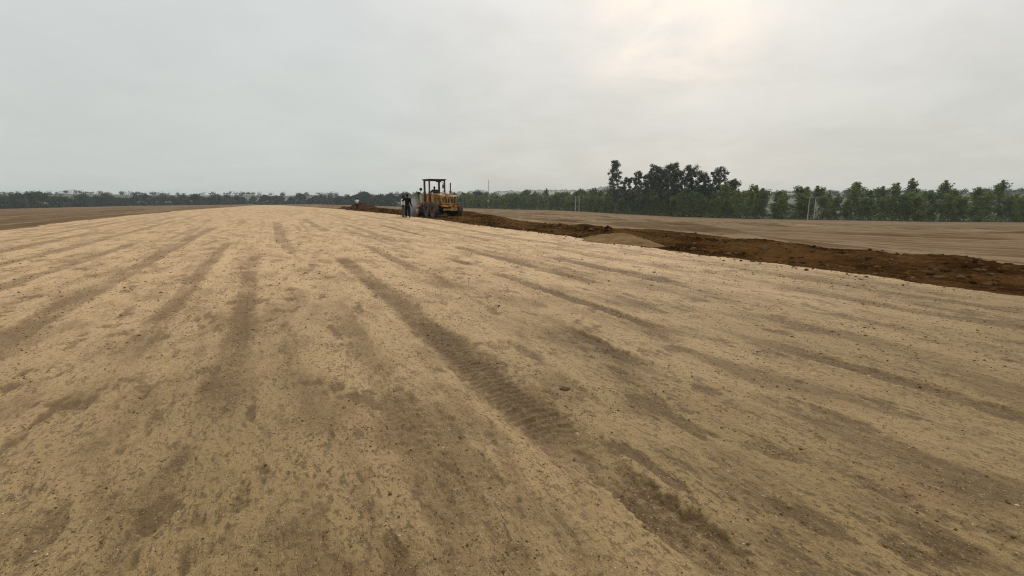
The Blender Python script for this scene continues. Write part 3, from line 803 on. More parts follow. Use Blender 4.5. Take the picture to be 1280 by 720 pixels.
# --- undergrowth hiding the foot of the trees
cs = []; rs = []
for (x, y, dx, dy) in walk(left_line[:-1] + plant, 0.8):
    nx, ny = -dy, dx
    if nx * x + ny * y < 0: nx, ny = -nx, -ny
    q = trg.uniform(-1.0, 6.0); xx, yy = x + nx * q, y + ny * q
    cs.append((xx, yy, 0)); rs.append(trg.uniform(0.8, 1.9))
carr = np.array(cs); hz, _ = terrain(carr[:, 0].copy(), carr[:, 1].copy()); carr[:, 2] = hz + np.array(rs) * 0.6
tag(link('undergrowth', leaf_mesh('undergrowth', carr, rs, 30, 0.6, 77, 0.9), M['leaf_mid']), kind='stuff')
# --- wooded hillside far off
g = np.random.default_rng(900)
n = 1150
az = g.uniform(R(-62), R(55), n); rr = g.uniform(640, 1120, n)
hx, hy = rr * np.sin(az), rr * np.cos(az)
ok = rr > tree_dist(az) * 1.3
hx, hy = hx[ok], hy[ok]
hz, _ = terrain(hx, hy)
rr_ = g.uniform(2.0, 4.6, len(hx))
C = np.stack([hx, hy, hz + rr_ * 0.75], 1)
C2 = C + g.normal(size=C.shape) * np.array([2.5, 2.5, 0.8]); 
tag(link('far_woodland', leaf_mesh('far_woodland', np.concatenate([C, C2]), np.concatenate([rr_, rr_ * 0.7]), 34, 1.7, 901, 0.8), M['leaf_dark']), kind='stuff')

# ------------------------------------------------------------------ town on the hill
def house(seed):
    g = random.Random(seed)
    w, d, h = g.uniform(9, 15), g.uniform(7, 9), g.uniform(3.2, 5.5)
    r = empty('house')
    mb = MB().box((0, 0, h / 2 - 0.5), (w, d, h + 1)); mb.build('wall', M['whitewash'], r)
    mb = MB(); mb.prism([(-w / 2 - 0.5, h), (0, h + 1.5), (w / 2 + 0.5, h), (w / 2 + 0.5, h - 0.15), (-w / 2 - 0.5, h - 0.15)], -d / 2 - 0.5, d / 2 + 0.5)
    mb.build('roof', M['sheet_roof'], r)
    for k in (-1, 1):
        MB().box((k * w * 0.25, -d / 2 - 0.02, h * 0.5), (1.3, 0.1, 1.2)).build('window', M['dark'], r)
    MB().box((0, -d / 2 - 0.02, 1.0), (1.1, 0.1, 2.1)).build('door', M['rust'], r)
    return r
hp = [house(k) for k in range(5)]
used_h = set()
hs = [(632, 900), (640, 860), (648, 930), (655, 980), (661, 880), (667, 950), (673, 900), (680, 980), (687, 910), (694, 960), (701, 900), (707, 1000), (714, 930), (735, 980), (741, 930), (746, 1000), (750, 960), (757, 940), (590, 920), (576, 900), (623, 960), (604, 990)]
for k, (pxc, D) in enumerate(hs):
    x, y = at_px(pxc, D); z = zg(x, y) + 3.2
    base = hp[k % 5]
    rz = -math.atan2(x, y) + trg.uniform(-0.4, 0.4)
    if k < 5:
        o = base; o.location = (x, y, z); o.rotation_euler = (0, 0, rz)
    else: o = copy_thing(base, (x, y, z), rz)
    tag(o, 'tiny white house half hidden among the trees of the far hill', 'house', 'white houses on the far hill')

# radio mast: three-legged lattice
x, y = at_px(611.2, 800); z = zg(x, y)
mast = empty('radio_mast', (x, y, z)); Hm = 1.5 + 23 * 800 / 623.0 - z
tag(mast, 'thin grey lattice radio mast rising alone above the far trees', 'mast')
mb = MB(); mb2 = MB()
def leg_at(k, q):
    r_ = 1.15 - 0.75 * q; a = 2 * math.pi * k / 3
    return (math.cos(a) * r_, math.sin(a) * r_, Hm * 0.93 * q)
for k in range(3): mb.cyl(leg_at(k, 0), leg_at(k, 1), 0.16, 0.13, 6)
mb.build('leg', M['steel'], mast)
for j in range(14):
    for k in range(3):
        mb2.cyl(leg_at(k, j / 14), leg_at((k + 1) % 3, (j + 1) / 14), 0.07, n=4)
        mb2.cyl(leg_at(k, (j + 1) / 14), leg_at((k + 1) % 3, (j + 1) / 14), 0.06, n=4)
mb2.build('lattice', M['steel'], mast)
MB().cyl((0, 0, Hm * 0.93), (0, 0, Hm), 0.10, 0.05, 6).build('antenna', M['steel'], mast)

# ------------------------------------------------------------------ twin utility poles and the line
def utility_pole(x, y, rz, H, lab):
    z = zg(x, y)
    r = empty('utility_pole', (x, y, z), rz); tag(r, lab, 'utility pole', 'twin concrete utility poles of the power line')
    for k in (-1, 1): MB().cyl((k * 1.05, 0, -0.4), (k * 1.05, 0, H), 0.22, 0.15, 10).build('post', M['concrete'], r)
    MB().box((0, 0.2, H - 0.25), (3.6, 0.12, 0.14)).build('crossarm', M['steel'], r)
    MB().box((0, 0.2, H - 2.2), (2.4, 0.10, 0.12)).build('brace', M['steel'], r)
    for k in (-1.6, 0, 1.6):
        MB().cyl((k, 0.2, H - 0.18), (k, 0.2, H + 0.12), 0.07, 0.04, 8).build('insulator', M['porcelain'], r)
    return r
p1 = at_px(720.5, 290); p2 = at_px(1010, 196)
Hp = 8.7
utility_pole(*p1, 0.05, Hp, 'pair of pale concrete posts with a crossarm standing before the plantation')
utility_pole(*p2, -0.5, Hp, 'twin concrete posts right of the eucalyptus grove, nearer than the other pair')
p3 = (300, 128)
for k, off in enumerate((-1.6, 0, 1.6)):
    for (A, B, ra, rb) in ((p1, p2, 0.05, -0.5), (p2, p3, -0.5, -0.2)):
        a = Vector((A[0] + off * math.cos(ra), A[1] + off * math.sin(ra), zg(*A) + Hp + 0.12)); b = Vector((B[0] + off * math.cos(rb), B[1] + off * math.sin(rb), zg(*B) + Hp + 0.12))
        pts = []
        for q in np.linspace(0, 1, 25):
            p = a.lerp(b, q); p.z -= 1.5 * 4 * q * (1 - q); pts.append(tuple(p))
        o = MB().tube(pts, 0.022, 5).build('power_line', M['wire'])
        tag(o, 'thin sagging power cable strung across the front of the eucalyptus grove' if A is p1 else 'thin power cable running off to the right from the nearer twin posts', 'cable', 'cables of the power line')

# ------------------------------------------------------------------ motor grader
def make_wheel(root, x, y, Rw, W, name='wheel'):
    mb = MB()
    h = W / 2
    prof = [(-h * 0.80, Rw * 0.50), (-h * 0.98, Rw * 0.62), (-h, Rw * 0.80), (-h * 0.86, Rw * 0.93), (-h * 0.6, Rw * 0.965), (0, Rw * 0.975), (h * 0.6, Rw * 0.965), (h * 0.86, Rw * 0.93), (h, Rw * 0.80), (h * 0.98, Rw * 0.62), (h * 0.80, Rw * 0.50)]
    mb.lathe(prof, (0, 0, 0), 48)
    for k in range(22):         # chevron lugs
        for sgn in (-1, 1):
            th = 2 * math.pi * (k + (0.5 if sgn > 0 else 0)) / 22
            c = Vector((math.cos(th) * Rw * 0.975, sgn * h * 0.47, math.sin(th) * Rw * 0.975))
            b = bmesh.new(); bmesh.ops.create_cube(b, size=1)
            Mx = Matrix.Translation(c) @ Matrix.Rotation(-th, 4, 'Y') @ Matrix.Rotation(sgn * 0.5, 4, 'X') @ Matrix.Diagonal((Rw * 0.075, W * 0.56, Rw * 0.10, 1))
            bmesh.ops.transform(b, matrix=Mx, verts=b.verts); mb._join(b)
    o = mb.build(name, M['rubber'], root)
    o.location = (x, y, Rw * 0.985)
    mr = MB()
    sg = 1 if y > 0 else -1
    mr.lathe([(-sg * h * 0.7, 0.001), (-sg * h * 0.7, Rw * 0.505), (sg * h * 0.72, Rw * 0.505), (sg * h * 0.62, Rw * 0.44), (sg * h * 0.25, Rw * 0.40), (sg * h * 0.18, Rw * 0.20), (sg * h * 0.45, Rw * 0.17), (sg * h * 0.45, 0.001)], (0, 0, 0), 32)
    for k in range(10):
        th = 2 * math.pi * k / 10
        mr.cyl((math.cos(th) * Rw * 0.30, sg * h * 0.18, math.sin(th) * Rw * 0.30), (math.cos(th) * Rw * 0.30, sg * h * 0.30, math.sin(th) * Rw * 0.30), 0.022, n=6)
    mr.build('rim', M['rim'], o)
    return o

GRZ = math.atan2(U[1], U[0]) + R(3)
GX0, GY0 = -5.90, 43.1
gz = -0.17
G = empty('motor_grader', (GX0, GY0, gz), GRZ)
tag(G, 'dusty yellow motor grader with open roofed cab, seen from behind on dark soil', 'grader')
Rw = 0.645
for x in (-0.78, 0.78):
    for y in (-1.06, 1.06): make_wheel(G, x, y, Rw, 0.40)
for y in (-0.98, 0.98): make_wheel(G, 5.55, y, Rw, 0.38)
for y in (-1, 1):
    MB().box((0, y * 0.76, 0.62), (1.75, 0.17, 0.40), bev=0.05).build('tandem_case', M['dark'], G)
# rear frame, axle, underside
MB().box((-0.15, 0, 0.78), (3.0, 0.62, 0.34), bev=0.03).cyl((0, -0.9, 0.66), (0, 0.9, 0.66), 0.16, n=14).box((0.1, 0, 0.55), (1.0, 0.5, 0.3), bev=0.05).build('rear_frame', M['dark'], G)
# engine hood: rounded shell with sloped top
hood = MB().prism([(-1.62, 0.98), (-1.70, 1.15), (-1.66, 1.72), (-1.48, 1.86), (0.2, 1.98), (1.22, 2.02), (1.22, 0.95)], -0.62, 0.62, 0.05)
ho = hood.build('engine_hood', M['yellow'], G)
# radiator end: frame, grille, dark openings
MB().box((-1.70, 0, 1.42), (0.06, 1.02, 0.62), bev=0.015).build('grille_frame', M['yellow_pale'], ho)
gm = MB()
for yy in (-0.36, -0.14, 0.14, 0.36): gm.box((-1.735, yy, 1.40), (0.03, 0.13, 0.36), bev=0.02)
gm.build('grille', M['black'], ho)
MB().box((-1.735, 0.0, 1.655), (0.03, 0.44, 0.07), bev=0.01).build('handle_bar', M['rust'], ho)
for yy in (-0.41, 0.41):
    MB().cyl((-1.72, yy, 1.69), (-1.78, yy, 1.69), 0.075, 0.07, 14).build('work_lamp', M['black'], ho)
# side openings and louvres
for sy in (-1, 1):
    for k in range(3):
        sv = MB().box((-1.05 + 0.62 * k, sy * 0.622, 1.50), (0.40, 0.03, 0.42), bev=0.02).build('side_vent', M['black'], ho)
        lv = MB().box((-1.05 + 0.62 * k, sy * 0.638, 1.50), (0.03, 0.012, 0.40))
        for j in range(4): lv.box((-1.05 + 0.62 * k, sy * 0.642, 1.36 + 0.095 * j), (0.40, 0.012, 0.035), rot=(sy * 0.5, 0, 0))
        lv.build('louvre', M['yellow'], sv)
MB().cyl((-0.55, 0.1, 1.90), (-0.55, 0.1, 2.08), 0.13, 0.12, 14).build('air_cleaner', M['yellow_pale'], ho)
MB().box((-1.2, -0.05, 1.93), (0.42, 0.5, 0.14), bev=0.03).build('filler_cover', M['tan_panel'], ho)
# exhaust
MB().cyl((-0.75, -0.42, 1.85), (-0.75, -0.42, 2.22), 0.10, n=14).tube([(-0.75, -0.42, 2.2), (-0.75, -0.42, 2.66), (-0.76, -0.42, 2.78), (-0.82, -0.42, 2.86)], [0.055, 0.055, 0.055, 0.05], 12).build('exhaust_stack', M['rust'], G)
# bumper, ripper bracket, plate, lights
bp = MB().box((-1.76, 0, 0.98), (0.16, 1.62, 0.15), bev=0.02).build('rear_bumper', M['yellow'], G)
MB().box((-1.72, -0.02, 0.70), (0.10, 1.28, 0.15), bev=0.02).build('lower_crossbar', M['yellow_pale'], G)
MB().box((-1.80, -0.28, 0.74), (0.05, 0.52, 0.30), bev=0.02).build('tail_plate', M['yellow_pale'], G)
for yy in (-0.70, 0.70): MB().box((-1.85, yy, 0.98), (0.03, 0.14, 0.08), bev=0.01).build('tail_light', M['lamp_red'], bp)
MB().prism([(-1.7, 0.62), (-1.7, 1.0), (-1.3, 0.95), (-1.25, 0.45), (-1.45, 0.42)], -0.35, 0.35, 0.02).build('tow_bracket', M['dark'], G)
# cab: floor, lower body, posts, roof
CX0, CX1 = 1.28, 2.62
cb = MB()
cb.box(((CX0 + CX1) / 2, 0, 1.22), (1.5, 1.5, 0.10), bev=0.02)
cb.box((CX0 + 0.04, 0, 1.62), (0.07, 1.42, 0.80), bev=0.02)
cb.box((CX0 + 0.35, 0.73, 1.58), (0.66, 0.06, 0.72), bev=0.02)
cb.box((CX0 + 0.35, -0.73, 1.58), (0.66, 0.06, 0.72), bev=0.02)
cb.box((CX1 - 0.03, 0, 1.52), (0.06, 1.38, 0.55), bev=0.02)
cab = cb.build('cab_body', M['yellow'], G)
for (x, y, w) in ((CX0 + 0.02, 0.70, 0.13), (CX0 + 0.02, -0.70, 0.13), (CX1, 0.68, 0.16), (CX1, -0.68, 0.16)):
    MB().box((x, y, 2.22), (w, w * 0.9, 1.94), bev=0.012).build('post', M['rust'], G)
rf = MB().box(((CX0 + CX1) / 2 + 0.03, 0, 3.22), (1.72, 1.66, 0.09), bev=0.025).box(((CX0 + CX1) / 2, 0, 3.14), (1.42, 1.44, 0.07), bev=0.01).build('roof', M['rust'], G)
MB().box((CX0 + 0.05, -0.15, 3.05), (0.16, 0.44, 0.10), bev=0.02).build('roof_lamp_bar', M['black'], rf)
MB().box((CX0 + 0.62, 0.0, 1.62), (0.48, 0.5, 0.14), bev=0.04).box((CX0 + 0.40, 0, 1.95), (0.12, 0.48, 0.58), rot=(0, -0.15, 0), bev=0.04).box((CX0 + 0.6, 0, 1.42), (0.3, 0.3, 0.30)).build('driver_seat', M['black'], G)
con = MB().prism([(CX1 - 0.42, 1.27), (CX1 - 0.22, 2.05), (CX1 - 0.10, 2.05), (CX1 - 0.08, 1.27)], -0.16, 0.16, 0.02)
con.build('steering_console', M['yellow_pale'], G)
sw = MB(); cc = Vector((CX1 - 0.36, 0, 2.12))
pts = [tuple(cc + Matrix.Rotation(-0.6, 3, 'Y') @ Vector((math.cos(a) * 0.21, math.sin(a) * 0.21, 0))) for a in np.linspace(0, 2 * math.pi, 25)]
sw.tube(pts, 0.018, 6).cyl(tuple(cc), (CX1 - 0.22, 0, 1.98), 0.025, n=8).cyl(pts[0], pts[12], 0.012, n=6).cyl(pts[6], pts[18], 0.012, n=6)
sw.build('steering_wheel', M['black'], G)
for k in range(5):
    for sy in (-1, 1): MB().cyl((CX1 - 0.22 - 0.02 * k, sy * (0.20 + 0.07 * k), 1.75), (CX1 - 0.34, sy * (0.20 + 0.07 * k), 2.22 + 0.03 * (k % 2)), 0.014, n=6).ball((CX1 - 0.34, sy * (0.20 + 0.07 * k), 2.23 + 0.03 * (k % 2)), 0.028, sub=1).build('control_lever', M['black'], G)
MB().tube([(CX0 + 0.05, 0.80, 1.0), (CX0 + 0.05, 0.86, 1.4), (CX0 + 0.05, 0.78, 2.1)], 0.02, 6).build('grab_rail', M['yellow_pale'], G)
st_ = MB()
for z in (0.62, 0.90): st_.box((CX0 + 0.75, 0.86, z), (0.42, 0.20, 0.03))
st_.box((CX0 + 0.55, 0.80, 0.90), (0.03, 0.05, 0.66)).box((CX0 + 0.95, 0.80, 0.90), (0.03, 0.05, 0.66)).build('step', M['dark'], G)
# mirror on the right side, hoop bracket
mr = MB().tube([(CX1 - 0.1, -0.74, 2.10), (CX1 + 0.02, -1.02, 2.16), (CX1 + 0.02, -1.16, 2.36), (CX1 + 0.02, -1.16, 2.86), (CX1 + 0.02, -1.04, 3.03), (CX1 - 0.05, -0.74, 3.06)], 0.028, 8).build('mirror_bracket', M['tan_panel'], G)
MB().box((CX1 - 0.03, -1.10, 2.66), (0.06, 0.24, 0.36), bev=0.02).build('mirror', M['mirror_glass'], mr)
# left side: fuel tank / dusty panel and work lamps in front of the cab
MB().box((CX1 + 0.52, 0.52, 1.62), (0.78, 0.34, 0.82), bev=0.04).build('hydraulic_tank', M['tan_panel'], G)
MB().box((CX1 + 0.30, 0.84, 1.56), (0.50, 0.26, 0.70), bev=0.03).build('tool_box', M['tan_panel'], G)
MB().box((CX1 + 0.55, -0.5, 1.55), (0.7, 0.34, 0.66), bev=0.04).build('hydraulic_tank', M['yellow'], G)
for (x, y, z, r_) in ((CX1 + 0.55, 0.86, 2.38, 0.13), (CX1 + 1.0, 0.92, 2.05, 0.12)):
    MB().cyl((x, y, z - 0.45), (x, y, z), 0.022, n=8).cyl((x + 0.08, y, z + 0.02), (x - 0.10, y, z + 0.02), r_ * 0.8, r_, 14).build('work_lamp', M['black'], G)
# goose-neck main frame to the front axle
fr = MB().prism([(CX1 - 0.2, 1.02), (CX1 - 0.1, 1.42), (3.4, 1.66), (4.4, 1.72), (5.2, 1.55), (5.75, 1.22), (5.95, 1.15), (5.95, 0.78), (5.4, 0.78), (5.05, 1.12), (4.3, 1.36), (3.4, 1.32)], -0.15, 0.15, 0.02)
fr.build('main_frame', M['yellow'], G)
MB().box((5.55, 0, 0.72), (0.26, 1.62, 0.20), bev=0.03).box((5.55, 0, 0.60), (0.4, 0.4, 0.2), bev=0.03).build('front_axle', M['dark'], G)
MB().box((6.05, 0, 0.98), (0.22, 0.62, 0.42), bev=0.04).build('front_block', M['yellow'], G)
# drawbar, circle and moldboard
MB().tube([(5.6, 0, 0.66), (4.2, 0.28, 0.76), (3.2, 0.55, 0.78)], 0.07, 8).tube([(5.6, 0, 0.66), (4.2, -0.28, 0.76), (3.2, -0.55, 0.78)], 0.07, 8).build('drawbar', M['rust'], G)
ci = MB(); ring = []
for k in range(41):
    a = 2 * math.pi * k / 40; ring.append((3.1 + math.cos(a) * 0.68, math.sin(a) * 0.68, 0.72))
ci.tube(ring, 0.055, 8).box((3.1, 0, 0.80), (0.3, 1.3, 0.10)); ci.build('circle', M['rust'], G)
# moldboard: curved blade, turned 35 degrees
mo = bmesh.new()
prof = [(0.16 * math.sin(q * math.pi) * -1 + 0.12 * (1 - q), 0.06 + 0.60 * q) for q in np.linspace(0, 1, 9)]
rows = []
for (dx, z) in prof:
    for th in (0, 0.035): rows.append((dx + th, z))
L_ = 1.85
def mv(dx, y, z):
    a = R(32); return (3.0 + dx * math.cos(a) - y * math.sin(a), dx * math.sin(a) + y * math.cos(a), z)
F0 = [[mo.verts.new(mv(dx, y, z)) for (dx, z) in prof] for y in (-L_, L_)]
F1 = [[mo.verts.new(mv(dx + 0.04, y, z)) for (dx, z) in prof] for y in (-L_, L_)]
for i in range(8):
    mo.faces.new((F0[0][i], F0[1][i], F0[1][i + 1], F0[0][i + 1])); mo.faces.new((F1[0][i + 1], F1[1][i + 1], F1[1][i], F1[0][i]))
    for q in (0, 1): mo.faces.new((F0[q][i], F0[q][i + 1], F1[q][i + 1], F1[q][i]))
for i in (0, 8): mo.faces.new((F0[0][i], F1[0][i], F1[1][i], F0[1][i]))
bmesh.ops.recalc_face_normals(mo, faces=mo.faces)
me = bpy.data.meshes.new('moldboard'); mo.to_mesh(me); mo.free()
link('moldboard', me, M['dark'], G)
for sy in (-1, 1):
    lc = MB().cyl((3.55, sy * 0.62, 2.02), (3.50, sy * 0.58, 1.35), 0.075, n=12).build('lift_cylinder', M['yellow'], G)
    MB().cyl((3.50, sy * 0.58, 1.35), (3.42, sy * 0.5, 0.80), 0.035, n=10).build('piston_rod', M['chrome'], lc)
MB().box((3.52, 0, 1.80), (0.22, 1.16, 0.14), bev=0.02).build('lift_saddle', M['yellow'], G)
MB().tube([(CX1 - 0.1, 0.5, 1.5), (3.0, 0.66, 1.75), (3.5, 0.5, 1.95)], 0.025, 6).tube([(CX1 - 0.1, -0.4, 1.5), (3.0, -0.3, 1.9), (3.5, -0.5, 1.95)], 0.025, 6).build('hydraulic_hose', M['black'], G)

# ------------------------------------------------------------------ people
def skin_mesh(name, verts, edges, radii, mat, parent, root=0, sub=2):
    me = bpy.data.meshes.new(name + '_cage'); me.from_pydata([tuple(v) for v in verts], edges, [])
    o = bpy.data.objects.new(name + '_cage', me); col.objects.link(o)
    o.modifiers.new('skin', 'SKIN').use_smooth_shade = True
    for i, d in enumerate(me.skin_vertices[0].data):
        rr = radii[i]; d.radius = rr if isinstance(rr, tuple) else (rr, rr); d.use_root = (i == root)
    ss_ = o.modifiers.new('sub', 'SUBSURF'); ss_.levels = sub; ss_.render_levels = sub
    dg = bpy.context.evaluated_depsgraph_get()
    out = bpy.data.meshes.new_from_object(o.evaluated_get(dg))
    out.name = name
    bpy.data.objects.remove(o)
    out.materials.clear()
    return link(name, out, mat, parent, True)

def lerp(a, b, q): return tuple(a[i] + (b[i] - a[i]) * q for i in range(3))

def person(loc, rz, H, pose, mats, lab, head_turn=0.0):
    """figure faces +X; joints in metres for a 1.72 m person, scaled to H"""
    k = H / 1.72
    r = empty('person', loc, rz); r.scale = (k * 1.12, k * 1.12, k)
    tag(r, lab, 'person')
    P = pose
    hip = P['hip']; pel = (hip[0], 0, hip[2]); chest = P['chest']; neck = P['neck']; head = P['head']
    V = [pel]; E = []; RD = [(0.135, 0.105)]
    def add(p, rr, prev):
        V.append(p); RD.append(rr); E.append((prev, len(V) - 1)); return len(V) - 1
    waist = add(lerp(pel, chest, 0.45), (0.125, 0.095), 0)
    ch = add(chest, (0.15, 0.11), waist)
    up = add(lerp(chest, neck, 0.6), (0.12, 0.085), ch)
    nk = add(neck, 0.055, up)
    h0 = add(lerp(neck, head, 0.5), (0.062, 0.07), nk)
    h1 = add(head, (0.074, 0.092), h0)
    h2 = add((head[0] - 0.004, head[1], head[2] + 0.085), (0.055, 0.07), h1)
    hands = []
    for sg, nm in ((1, 'L'), (-1, 'R')):
        sh, el, wr = P['sh' + nm], P['el' + nm], P['wr' + nm]
        a = add(sh, 0.062, up); b = add(lerp(sh, el, 0.5), 0.050, a); c = add(el, 0.042, b); d = add(lerp(el, wr, 0.35), 0.041, c); e = add(wr, 0.028, d)
        dv = (Vector(wr) - Vector(el)).normalized()
        palm = tuple(Vector(wr) + dv * 0.07); f = add(palm, (0.040, 0.020), e)
        hands.append((sg, Vector(wr), dv))
        hj, kn, an = (hip[0], sg * 0.095, hip[2] - 0.04), P['kn' + nm], P['an' + nm]
        a = add(hj, 0.098, 0); b = add(lerp(hj, kn, 0.5), 0.078, a); c = add(kn, 0.056, b); d = add(lerp(kn, an, 0.35), 0.056, c); e = add(an, 0.036, d)
    body = skin_mesh('body', V, E, RD, M['skin'], r)
    # fingers, nose and ears grown onto the same figure
    mb = MB()
    for sg, wr, dv in hands:
        side = Vector((0, 0, 1)).cross(dv)
        if side.length < 0.3: side = Vector((1, 0, 0))
        side.normalize(); nrm = dv.cross(side) * -sg
        for j, (o_, L_) in enumerate(((-0.030, 0.070), (-0.010, 0.082), (0.010, 0.076), (0.029, 0.060))):
            b0 = wr + dv * 0.075 + side * o_
            mb.tube([tuple(b0), tuple(b0 + dv * L_ * 0.5 + nrm * 0.010), tuple(b0 + dv * L_ * 0.85 + nrm * 0.032), tuple(b0 + dv * L_ * 0.9 + nrm * 0.05)], [0.0095, 0.0090, 0.0080, 0.006], 7)
        b0 = wr + dv * 0.02 - side * 0.03
        mb.tube([tuple(b0), tuple(b0 + dv * 0.03 - side * 0.022 + nrm * 0.008), tuple(b0 + dv * 0.06 - side * 0.026 + nrm * 0.024)], [0.012, 0.011, 0.008], 7)
    hc = Vector(head) + Vector((0, 0, 0.02))
    ct, st2 = math.cos(head_turn), math.sin(head_turn)
    def hp_(a, b, c): return tuple(hc + Vector((a * ct - b * st2, a * st2 + b * ct, c)))
    mb.ball(hp_(0.098, 0, -0.018), 0.017, (1, 0.9, 1.4), 2)
    for sg in (-1, 1): mb.ball(hp_(-0.005, sg * 0.082, -0.01), 0.026, (0.8, 0.4, 1.25), 2)
    mb.ball(hp_(0.086, 0, -0.066), 0.017, (0.6, 1.5, 0.55), 2)
    tmp = mb.build('tmp_detail', M['skin'], None, True)
    bm = bmesh.new(); bm.from_mesh(body.data); bm.from_mesh(tmp.data); bm.to_mesh(body.data); bm.free()
    bpy.data.objects.remove(tmp)
    body.data.polygons.foreach_set('use_smooth', [True] * len(body.data.polygons))
    ey = MB()
    for sg in (-1, 1): ey.ball(hp_(0.084, sg * 0.031, 0.006), 0.011, (0.6, 1.2, 0.8), 2)
    ey.build('eyes', M['eye'], body)
    hr = MB().ball(hp_(-0.014, 0, 0.038), 0.098, (0.98, 0.86, 0.86), 3)
    for v in list(hr.bm.verts):
        lx = (v.co - hc).x * ct + (v.co - hc).y * st2
        if v.co.z < hc.z + 0.03 and lx > 0.02: v.co = hc + (v.co - hc) * 0.75
    hr.build('hair', M['hair'], r, True)
    # shirt
    V = [lerp(pel, chest, -0.14)]; E = []; RD = [(0.180, 0.150)]
    w_ = add(lerp(pel, chest, 0.5), (0.168, 0.135), 0); c_2 = add(chest, (0.188, 0.145), w_); u_ = add(lerp(chest, neck, 0.55), (0.135, 0.098), c_2); add(lerp(chest, neck, 0.88), 0.075, u_)
    for nm in 'LR':
        sh, el, wr = P['sh' + nm], P['el' + nm], P['wr' + nm]
        a = add(sh, 0.088, u_); b = add(lerp(sh, el, 0.5), 0.078, a); c = add(lerp(sh, el, 0.92), 0.062, b)
        if P.get('long'): c = add(el, 0.058, c); c = add(lerp(el, wr, 0.5), 0.05, c); add(lerp(el, wr, 0.93), 0.044, c)
    skin_mesh('shirt', V, E, RD, M[mats[0]], r)
    V = [lerp(pel, chest, 0.12)]; E = []; RD = [(0.150, 0.118)]
    add(lerp(pel, chest, -0.1), (0.160, 0.130), 0)
    for sg, nm in ((1, 'L'), (-1, 'R')):
        hj, kn, an = (hip[0], sg * 0.098, hip[2] - 0.05), P['kn' + nm], P['an' + nm]
        a = add(hj, 0.118, 1); b = add(lerp(hj, kn, 0.5), 0.106, a); c = add(kn, 0.090, b); d = add(lerp(kn, an, 0.5), 0.086, c); add(lerp(kn, an, 0.96), 0.080, d)
    skin_mesh('trousers', V, E, RD, M[mats[1]], r)
    for nm in 'LR':
        an = Vector(P['an' + nm])
        fd = Vector(P.get('foot', (1, 0, 0)))
        V = [tuple(an + Vector((0, 0, -0.005))), tuple(an - fd * 0.045 + Vector((0, 0, -0.045))), tuple(an + fd * 0.08 + Vector((0, 0, -0.042))), tuple(an + fd * 0.165 + Vector((0, 0, -0.052)))]
        skin_mesh('shoe', V, [(0, 1), (0, 2), (2, 3)], [0.045, (0.042, 0.036), (0.046, 0.036), (0.036, 0.026)], M['shoe'], r)
    return r

STAND = dict(hip=(0, 0, 0.93), chest=(0.0, 0, 1.24), neck=(0.01, 0, 1.47), head=(0.035, 0, 1.60),
             shL=(0, 0.19, 1.40), elL=(-0.03, 0.25, 1.12), wrL=(0.10, 0.24, 0.90), shR=(0, -0.19, 1.40), elR=(-0.03, -0.25, 1.12), wrR=(0.08, -0.25, 0.89),
             knL=(0.03, 0.105, 0.50), anL=(-0.02, 0.12, 0.085), knR=(0.02, -0.105, 0.50), anR=(-0.02, -0.12, 0.085))
# white-shirted man, body turned to his companion
A = dict(STAND); A.update(chest=(0.02, 0, 1.24), head=(0.07, 0, 1.585), elL=(-0.04, 0.24, 1.12), wrL=(0.14, 0.16, 0.98), elR=(-0.06, -0.23, 1.13), wrR=(0.12, -0.14, 0.96), long=1)
# all in black, seen from behind, left arm bent up towards the face
B = dict(STAND); B.update(elL=(0.06, 0.37, 1.22), wrL=(0.19, 0.20, 1.40), elR=(-0.05, -0.24, 1.12), wrR=(0.06, -0.27, 0.89), long=1)
def ground_person(px, D, rz, H, pose, mats, lab, ht=0.0):
    x, y = at_px(px, D); return person((x, y, height(x, y) + 0.005), rz, H, pose, mats, lab, ht)
ground_person(505.4, 38.9, R(20), 1.66, A, ('white_cloth', 'grey_cloth'), 'man in white shirt and grey trousers standing left of the man in black')
ground_person(511.0, 38.3, R(78), 1.75, B, ('black_cloth', 'navy_cloth'), 'man dressed all in black standing with one arm raised, back to us')
C_ = dict(STAND); C_.update(elL=(0.02, 0.27, 1.12), wrL=(0.22, 0.20, 1.10), elR=(0.0, -0.26, 1.12), wrR=(0.2, -0.2, 1.02))
ground_person(449.2, 68.5, R(140), 1.60, C_, ('white_cloth', 'brown_cloth'), 'small far figure in white top and brown trousers in front of the earth mound')
# operator on the grader's seat
S = dict(hip=(0, 0, 0.06), chest=(0.02, 0, 0.38), neck=(0.05, 0, 0.61), head=(0.085, 0, 0.74),
         shL=(0.04, 0.19, 0.54), elL=(0.22, 0.26, 0.34), wrL=(0.44, 0.14, 0.46), shR=(0.04, -0.19, 0.54), elR=(0.22, -0.26, 0.34), wrR=(0.44, -0.14, 0.46),
         knL=(0.44, 0.13, 0.06), anL=(0.46, 0.14, -0.34), knR=(0.44, -0.13, 0.06), anR=(0.46, -0.14, -0.34), long=1)
sp = Matrix.Rotation(GRZ, 3, 'Z') @ Vector((CX0 + 0.60, 0, 0))
person((GX0 + sp.x, GY0 + sp.y, gz + 1.77), GRZ, 1.70, S, ('brown_cloth', 'grey_cloth'), 'operator in brown shirt seated at the wheel under the grader roof')

